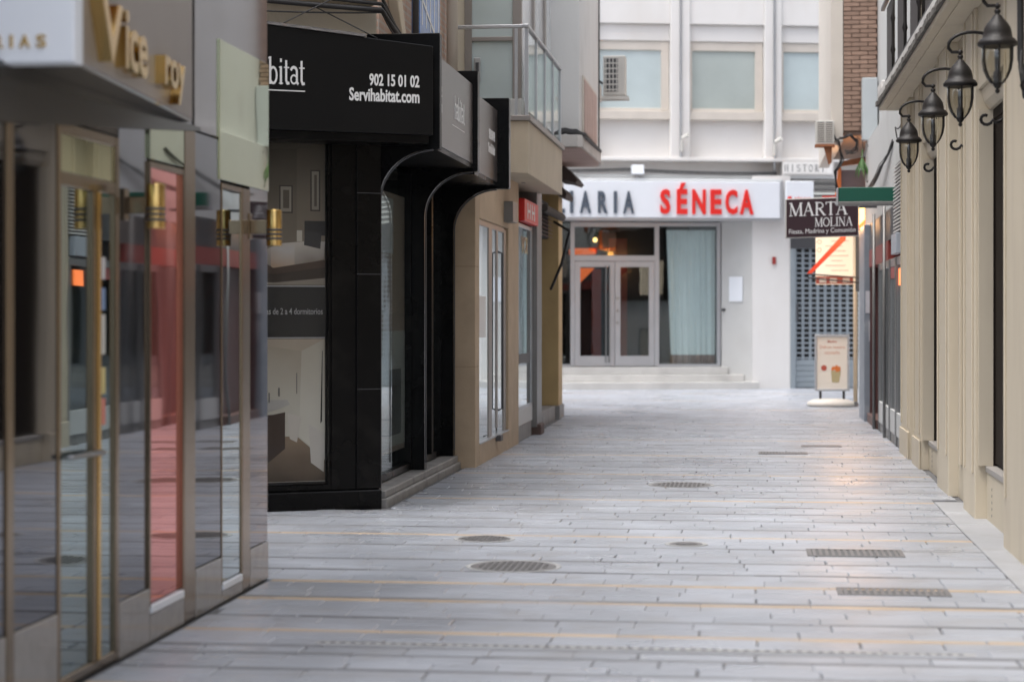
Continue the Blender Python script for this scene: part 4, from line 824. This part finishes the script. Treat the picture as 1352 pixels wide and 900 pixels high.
# wall lanterns
def lantern():
    L = T('wall_lantern', '', 'lantern', (1.5, 0, 2.98), 'black wall lanterns on the cream building')
    X, Z = 1.5, 2.98
    P('finial', MB().lathe([(.004, Z), (.012, Z + .008), (.014, Z + .018), (.007, Z + .026), (.016, Z + .032), (.026, Z + .05), (.03, Z + .06)], X, 0, 12), M_LAMPM, L, smooth=True)
    P('cap', MB().lathe([(.092, Z + .255), (.107, Z + .262), (.109, Z + .276), (.100, Z + .286), (.094, Z + .296), (.080, Z + .304), (.077, Z + .33), (.071, Z + .356), (.056, Z + .382), (.038, Z + .402), (.028, Z + .415), (.022, Z + .425), (.010, Z + .432), (.018, Z + .445), (.018, Z + .455), (.006, Z + .462)], X, 0, 24), M_LAMPM, L, smooth=True)
    prof = [(.03, Z + .058), (.056, Z + .09), (.074, Z + .13), (.083, Z + .18), (.084, Z + .262)]
    P('pane', MB().lathe(prof, X, 0, 20), M_GLL, L, smooth=True)
    for a in range(6):
        c_, s_ = math.cos(a * math.pi / 3 + .52), math.sin(a * math.pi / 3 + .52)
        P('rib', MB().tube([(X + (r + .003) * c_, (r + .003) * s_, z) for r, z in prof], .0055, 6), M_LAMPM, L)
    P('candle', MB().lathe([(.022, Z + .06), (.022, Z + .12), (.014, Z + .122), (.016, Z + .2), (.01, Z + .23)], X, 0, 12), M_LAMPM, L, smooth=True)
    top = Z + .46; pts = [(X, 0, top)]
    pts += [(X - .03 + .045 * math.cos(R(a)) * 1.0, 0, top + .045 + .03 * math.sin(R(a))) for a in (-60, -120, 180)]
    pts += [(X + .075 - .15 * math.cos(R(a)), 0, top + .06 + .085 * math.sin(R(a))) for a in range(10, 181, 17)]
    pts += [(X + .235, 0, top + .0), (1.79, 0, top - .06)]
    P('arm', MB().tube(pts, .011, 8), M_LAMPM, L, smooth=True)
    P('curl', MB().lathe([(.004, top - .0), (.017, top + .012), (.017, top + .024), (.004, top + .034)], X, 0, 12), M_LAMPM, L, smooth=True)
    sc = [(1.80, 0, Z + .07), (1.75, 0, Z + .035), (1.72, 0, Z + .025)] + [(1.66 + .045 * math.cos(R(a)) * (1 - k * .06), 0, Z + .05 + .045 * math.sin(R(a)) * (1 - k * .06)) for k, a in enumerate(range(-10, -330, -32))]
    P('scroll', MB().tube(sc, .011, 8), M_LAMPM, L, smooth=True)
    P('wall_plate', box(1.77, 1.80, -.03, .03, Z + .34, Z + .46), M_LAMPM, L, bev=.006)
    return L
L0 = lantern()
L0.scale = (1.12, 1.12, 1.12)
labs = ('wall lantern nearest the camera, at top right edge of the picture', 'second wall lantern from the right edge', 'third wall lantern from the right edge', 'farthest and smallest wall lantern, just above the green sign')
for i, y in enumerate((12.41, 14.57, 16.71, 19.23)):
    if i == 0: o = L0
    else:
        o = L0.copy(); COL.objects.link(o)
        for ch in L0.children: c = ch.copy(); COL.objects.link(c); c.parent = o
    o.location = (1.5, y, 2.945); o['label'] = labs[i]
cable([(1.70, 12.9, 4.0), (1.69, 12.8, 3.2), (1.71, 12.7, 2.95)], .022, 'grey conduit hanging beside the nearest lantern', 0, 5, 'cables on the cream building')
cable([(1.69, 12.75, 3.25), (1.66, 12.6, 3.1), (1.70, 12.55, 2.98), (1.73, 12.8, 3.1)], .007, 'thin loose wire curled by the nearest lantern scroll', 0, 6, 'cables on the cream building')
cable([(1.78, 23.3, 3.98), (1.70, 23.8, 3.80), (1.77, 23.9, 3.70)], .008, 'thin wire loop under the far balcony end', .1, 8, 'cables on the cream building')

# ------------------------------------------------------------------ shops beyond the cream building, right
RS = T('arcade_building', 'grey rendered building with glass shop fronts beyond the cream building', 'building', (1.9, 27.5, 0))
P('body', MB().box(1.95, 7, 23.62, 31.6, 2.95, 10).box(2.6, 7, 23.62, 31.6, -.02, 2.95), M_WALLG, RS)
P('fascia', box(1.78, 2.6, 23.62, 31.3, 2.95, 4.25), M_WALLG, RS, bev=.005)
P('pillar', box(1.70, 2.2, 30.2, 31.6, -.02, 2.94), mat('blue grey pillar paint', (.22, .25, .29), .5, var=.1, stain=(.4, .4, .42), samt=.5, sscale=3), RS, bev=.006)
for i, (z0, z1) in enumerate(((1.62, 1.95), (1.2, 1.5), (1.3, 1.38), (2.0, 2.1))): P('flyer', box(1.72 + .05 * i, 1.86 + .05 * i, 30.192, 30.198, z0, z1), flat('flyer paper', (.6, .6, .64)), RS)
P('door_recess', MB().box(1.95, 2.0, 28.4, 30.198, .12, 2.94).box(1.78, 1.95, 30.15, 30.198, .12, 2.94), mat('maroon brown door', (.085, .035, .032), .5, var=.15), RS)
P('door_step', box(1.74, 2.0, 28.2, 30.19, -.01, .13), mat('brown step', (.13, .075, .065), .6, var=.2), RS, bev=.008)
P('red_band', box(1.765, 1.95, 26.0, 30.1, 2.30, 2.55), mat('dull red fascia band', (.26, .04, .032), .5), RS)
P('dark_fascia', box(1.77, 1.95, 24.7, 30.1, 2.552, 2.94), M_DARKG, RS)
for y0, y1 in ((23.64, 24.62), (24.70, 25.7), (25.8, 26.8), (26.9, 27.9)):
    w = P('window', MB().box(1.76, 1.83, y0, y0 + .07, .0, 2.30).box(1.76, 1.83, y1 - .07, y1, .0, 2.30).box(1.77, 1.83, y0 + .07, y1 - .07, 2.2, 2.3), M_STEEL, RS, bev=.004)
    P('pane', box(1.79, 1.80, y0 + .07, y1 - .07, .42, 2.2), mat('dark shop glass', (.05, .065, .068), .03, metal=.8), w)
    P('kick_panel', box(1.765, 1.83, y0 + .07, y1 - .07, .12, .41), M_WALLG, w, bev=.004); P('plinth', box(1.78, 1.83, y0 + .07, y1 - .07, -.01, .118), M_STEP, w)
P('steel_post', MB().tube([(1.72, 28.2, 0), (1.72, 28.2, 3.0)], .022, 12), M_GREYM, RS, smooth=True); P('steel_post', MB().tube([(1.73, 26.2, 0), (1.73, 26.2, 3.0)], .02, 12), M_GREYM, RS, smooth=True)
P('red_panel', box(1.772, 1.789, 24.85, 25.6, 2.05, 2.19), mat('red fascia band', (.42, .05, .04), .4), RS)
P('orange_glow_patch', box(1.775, 1.789, 23.9, 24.3, 1.95, 2.15), M_ORANGE, RS)  # orange patch on the shop glass, its glow imitating a reflection
lv = P('louvre', box(1.765, 1.78, 23.64, 24.66, 2.58, 3.42), M_DARKG, RS)
for k in range(19): P('louvre_slat', MB().prism([(1.765, 2.60 + k * .043), (1.735, 2.588 + k * .043), (1.735, 2.604 + k * .043), (1.765, 2.616 + k * .043)], 'y', 23.64, 24.66), M_WALLW, lv)
P('grey_box', box(1.70, 1.78, 23.7, 24.5, 2.32, 2.56), mat('pale blue grey box', (.42, .46, .52), .5), RS, bev=.005)
# green sign
gs = T('projecting_sign', 'dark green projecting light box with pale edge on the right', 'sign', (1.45, 24.9, 3))
P('box', box(1.09, 1.779, 24.86, 25.05, 2.99, 3.165), M_SGREEN, gs, bev=.006); P('rim', box(1.085, 1.779, 24.85, 25.06, 2.945, 2.988), M_GREYM, gs, bev=.004); P('end_cap', box(1.065, 1.0835, 24.86, 25.05, 2.95, 3.16), M_ALU, gs, bev=.003)
# dress shop sign
ms = T('projecting_sign', 'aubergine projecting sign with white serif shop name', 'sign', (1.0, 28.5, 2.95))
m = MB().add([(.50, 28.46, 2.675), (1.53, 28.46, 2.705), (1.53, 28.46, 3.265), (.50, 28.46, 3.235), (.50, 28.54, 2.675), (1.53, 28.54, 2.705), (1.53, 28.54, 3.265), (.50, 28.54, 3.235)],
        [(0, 1, 2, 3), (4, 7, 6, 5), (0, 4, 5, 1), (1, 5, 6, 2), (2, 6, 7, 3), (3, 7, 4, 0)])
P('frame', m, M_ACW, ms, bev=.004)
m = MB().add([(.515, 28.455, 2.69), (1.515, 28.455, 2.72), (1.515, 28.455, 3.25), (.515, 28.455, 3.22), (.515, 28.46, 2.69), (1.515, 28.46, 2.72), (1.515, 28.46, 3.25), (.515, 28.46, 3.22)],
        [(0, 1, 2, 3), (4, 7, 6, 5), (0, 4, 5, 1), (1, 5, 6, 2), (2, 6, 7, 3), (3, 7, 4, 0)])
P('face', m, M_PURP, ms)
def tilt(mb): mb.v = [(x, y, z + (x - .5) * .03) for x, y, z in mb.v]; return mb
P('lettering', tilt(serif_mb('MARTA', .82, .185).xf(0, (.55, 28.4545, 2.985))), M_LETW, ms); P('lettering', tilt(serif_mb('MOLINA', .53, .125).xf(0, (.91, 28.4545, 2.825))), M_LETW, ms)
P('lettering', tilt(text_mb('Fiesta, Madrina y Comunión', .93, .085, .004).xf(0, (.55, 28.4545, 2.715))), M_LETW, ms)
P('arm', box(1.53, 1.78, 28.48, 28.52, 3.1, 3.14), M_DARKG, ms)
# upper storey of the corner house, right
RB = T('brick_building', 'brown brick bay with pale edge over the right hand corner shop', 'building', (1.7, 31.2, 4.3))
P('core', box(1.43, 7, 31.06, 36.5, 4.40, 11), M_MORT, RB)
P('edge_pilaster', box(1.24, 1.425, 31.0, 36.5, 4.25, 11), M_BEIGE, RB, bev=.008)
z = 4.42; r_ = 0
while z < 7.0:
    x = 1.43 - (.125 if r_ % 2 else 0)
    while x < 1.94:
        a, b = max(x, 1.43), min(x + .245, 1.945)
        if b - a > .04: P('brick', box(a + .004, b - .004, 31.0 + random.uniform(-.003, .004), 31.06, z + .005, z + .062), M_BRICKR, RB)
        x += .25
    z += .068; r_ += 1
P('lower_wall', box(1.95, 7, 31.61, 36.5, -.02, 4.39), M_WALLG, RB)
P('meter_box', box(1.70, 1.93, 30.72, 30.98, 4.25, 5.2), mat('pale grey box', (.50, .54, .56), .5), RB, bev=.008)
vb = T('louvred_box', 'weathered box with two louvred panels on rusty bracket, upper right', 'vent box', (1.14, 31, 4.1))
P('case', box(1.0, 1.28, 30.8, 31.0, 4.20, 4.56), M_ACW, vb, bev=.006)
for x0 in (1.03, 1.155):
    q = P('panel', box(x0, x0 + .10, 30.792, 30.799, 4.24, 4.54), M_GREYM, vb)
    for k in range(9): P('louvre_slat', box(x0, x0 + .10, 30.784, 30.7915, 4.25 + k * .032, 4.263 + k * .032), M_BEIGE, q)
P('tray', box(.99, 1.29, 30.78, 31.0, 4.16, 4.199), M_RUST, vb, bev=.004); P('bracket', MB().prism([(1.13, 4.158), (1.25, 4.158), (1.24, 3.92), (1.20, 3.90)], 'y', 30.85, 31.0), M_RUST, vb)
# orange snack shop front round the corner
OS = T('snack_kiosk', 'small orange framed snack kiosk with glowing red sign at right corner', 'kiosk', (1.6, 31.8, 3))
P('panel', box(1.42, 1.80, 31.62, 31.7, 3.52, 3.86), mat('mauve grey panel', (.25, .21, .23), .6), OS)
P('orange_frame', MB().prism([(1.33, 3.48), (1.42, 3.48), (1.42, 3.90), (1.38, 3.90)], 'y', 31.55, 31.7), mat('orange enamel', (.80, .24, .07), .5), OS, bev=.004)
P('orange_frame', box(1.33, 1.82, 31.54, 31.7, 3.42, 3.479), mat('orange enamel', (.80, .24, .07), .5), OS, bev=.004)
P('tile_roof', MB().prism([(1.40, 3.92), (1.85, 3.98), (1.82, 4.06), (1.46, 4.0)], 'y', 31.5, 31.7), M_RUST, OS)
P('lit_sign', box(1.62, 1.78, 31.5, 31.6, 2.98, 3.36), M_YEL, OS); P('lit_sign', MB().prism([(1.62, 2.92), (1.78, 3.08), (1.78, 2.92)], 'y', 31.46, 31.498), M_ORANGE, OS)
kl = bpy.data.lights.new('kiosk_lamp', 'POINT'); kl.energy = 32; kl.color = (1, .52, .22); kl.shadow_soft_size = .12
ko = bpy.data.objects.new('kiosk_lamp', kl); COL.objects.link(ko); ko.location = (1.58, 31.95, 3.05)      # the lit snack sign
P('neon_squiggle', MB().tube([(1.44 + i * .02, 31.53, 3.40 + .02 * math.sin(i * 1.3)) for i in range(16)], .007, 6), M_YEL, OS)
P('red_sign', box(1.12, 1.34, 31.4, 31.5, 3.33, 3.45), mat('bright red sign', (.75, .03, .02), .4), OS)
P('body', box(1.82, 1.949, 31.62, 35, 2.0, 3.9), M_INT, OS)
random.seed(11)
cn = ('tangled black cable nearest the brick bay', 'looping cable hanging under the brick bay', 'thin pale wire beside the hanging plant', 'thick cable running down to the green sign', 'cable end drooping beside the meter box')
cpts = [[(1.25, 30.9, 4.35), (1.36, 30.85, 4.25), (1.40, 30.9, 4.0), (1.30, 30.9, 3.8), (1.34, 31, 3.5)], [(1.36, 30.8, 4.3), (1.5, 30.75, 4.34), (1.62, 30.8, 4.25), (1.6, 30.8, 4.1), (1.45, 30.8, 4.08)],
        [(1.62, 30.7, 4.3), (1.70, 30.7, 4.25), (1.72, 30.7, 4.05), (1.76, 30.6, 3.6)], [(1.77, 25.2, 3.75), (1.72, 26.5, 3.55), (1.70, 28.0, 3.42), (1.66, 29.5, 3.4)], [(1.8, 30.6, 4.2), (1.84, 30.6, 3.9), (1.80, 30.6, 3.6)]]
for i, pp in enumerate(cpts):
    cable(pp, (.010, .010, .005, .012, .010)[i], cn[i], .015, 6, 'cables on the right corner')
    for k in range((5, 6, 0, 5, 2)[i]):
        jit = [tuple(c + random.uniform(-.035, .035) for c in p) for p in pp]
        cable(jit, random.uniform(.004, .009), 'one strand of the black cable tangle by the right hand corner', .02, 6, 'cable tangle strands')
pt = T('hanging_plant', 'small trailing green plant among the cables at right', 'plant', (1.7, 30.65, 3.9))
m = MB()
for k in range(14):
    a = random.uniform(0, 6.28); l_ = random.uniform(.2, .36); x, y = 1.69, 30.62; dx, dy = math.cos(a) * .08, math.sin(a) * .08
    m.add([(x - .008, y, 3.98), (x + .008, y, 3.98), (x + dx + .012, y + dy, 3.98 - l_ * .6), (x + dx * 1.3, y + dy * 1.3, 3.98 - l_), (x + dx - .012, y + dy, 3.98 - l_ * .6)], [(0, 1, 2, 4), (4, 2, 3)])
P('leaf', m, M_LEAF, pt); P('stem', MB().tube([(1.69, 30.62, 3.98), (1.70, 30.7, 4.1)], .008, 6), M_LEAF, pt)
# menu board, pole, awning arm, sandwich board
po_ = one('pole', MB().tube([(1.845, 35.5, -.01), (1.845, 35.5, 3.3)], .038, 12), M_POLE, 'pale wooden pole standing beside the sandwich board', 'pole', smooth=True)
mb_ = T('menu_board', 'glowing cream menu board with red lines hanging below the aubergine sign', 'sign', (1.45, 35, 2.1))
P('panel', box(1.14, 1.78, 35.0, 35.08, 2.12, 3.0), M_MENU, mb_, bev=.006)
M_PALE = flat('faded red print', (.62, .30, .22)); M_REDP = flat('brown red print', (.42, .08, .05))
P('band', box(1.14, 1.78, 34.992, 34.999, 2.13, 2.26), M_REDP, mb_)
for x0 in (1.2, 1.38, 1.6): P('print', box(x0, x0 + .12, 34.986, 34.991, 2.15, 2.23), flat('cream print', (.7, .6, .5)), mb_)
for k in range(7): P('line', box(1.30 if k % 2 else 1.40, 1.70 - .05 * (k % 3), 34.993, 34.999, 2.36 + k * .085, 2.368 + k * .085), M_PALE, mb_)
for z in (2.86, 2.72): P('ring', MB().tube([(1.20 + .035 * math.cos(a * .5), 34.995, z + .035 * math.sin(a * .5)) for a in range(14)], .005, 5), M_PALE, mb_)
aa = T('awning_arm', 'orange red slanting awning arm in front of the menu board', 'awning', (1.3, 33, 2.4))
P('bar', MB().prism([(.93, 2.27), (.99, 2.25), (1.56, 2.82), (1.56, 2.90), (1.50, 2.90)], 'y', 33.0, 33.04), mat('orange red bar', (.60, .06, .03), .5), aa, bev=.004)
P('rod', MB().tube([(.95, 32.9, 2.26), (1.95, 32.6, 2.18)], .012), M_CABLE, aa); P('rod', MB().tube([(.95, 33.1, 2.20), (1.95, 32.8, 2.10)], .012), M_CABLE, aa)
sbd = T('sandwich_board', 'pavement sign with food poster on white weighted base at street end', 'sign', (1.42, 35.1, 0))
P('frame', MB().box(1.12, 1.16, 35.0, 35.05, .27, 1.25).box(1.68, 1.72, 35.0, 35.05, .27, 1.25).box(1.16, 1.68, 35.0, 35.05, 1.21, 1.25).box(1.16, 1.68, 35.0, 35.05, .27, .31), M_ALU, sbd, bev=.005)
P('poster', box(1.16, 1.68, 35.02, 35.03, .31, 1.21), M_PAPER, sbd)
P('lettering', text_mb('Mucho', .16, .04, .002, .02).xf(0, (1.34, 35.0195, 1.11)), M_REDP, sbd); P('lettering', text_mb('Disfruta', .20, .05, .002).xf(0, (1.21, 35.0195, 1.01)), M_PALE, sbd); P('lettering', text_mb('nuestro', .20, .04, .002).xf(0, (1.44, 35.0195, 1.01)), M_PALE, sbd); P('lettering', text_mb('cucurucho', .26, .06, .002).xf(0, (1.29, 35.0195, .91)), M_PALE, sbd)
P('price_disc', MB().tube([(1.28, 35.0195, .67), (1.28, 35.016, .67)], .05, 16), M_REDP, sbd)
P('cup', MB().prism([(1.42, .42), (1.54, .42), (1.57, .62), (1.40, .62)], 'y', 35.0165, 35.0195), flat('kraft cup print', (.42, .36, .2)), sbd)
m = MB()
for k in range(14): a = random.uniform(0, 6.28); q = random.uniform(0, .07); m.tube([(1.485 + q * math.cos(a), 35.0195, .665 + .6 * q * math.sin(a)), (1.485 + q * math.cos(a), 35.0145 - k * .0001, .665 + .6 * q * math.sin(a))], .026, 8)
P('food_print', m, flat('orange food print', (.65, .18, .04)), sbd)
for x in (1.22, 1.62): P('post', box(x - .022, x + .022, 35.01, 35.04, .12, .27), M_CABLE, sbd)
m = MB(); a = []
for (q, z) in ((.96, .01), (1.0, .04), (.93, .085), (.72, .125), (.35, .14)):
    a.append([(1.40 + .42 * q * math.cos(R(t)) , 35.03 + .24 * q * math.sin(R(t)), z) for t in range(0, 360, 15)])
m.add([p for ring in a for p in ring], [(i * 24 + j, i * 24 + (j + 1) % 24, (i + 1) * 24 + (j + 1) % 24, (i + 1) * 24 + j) for i in range(4) for j in range(24)] + [tuple(range(96, 120)), tuple(range(23, -1, -1))])
P('base', m, M_PLAST, sbd, smooth=True)
P('wheel', MB().tube([(1.83, 34.98, .045), (1.83, 35.08, .045)], .045, 14), M_GREYM, sbd)

for o in bpy.data.objects:
    if '_abs' in o: del o['_abs']
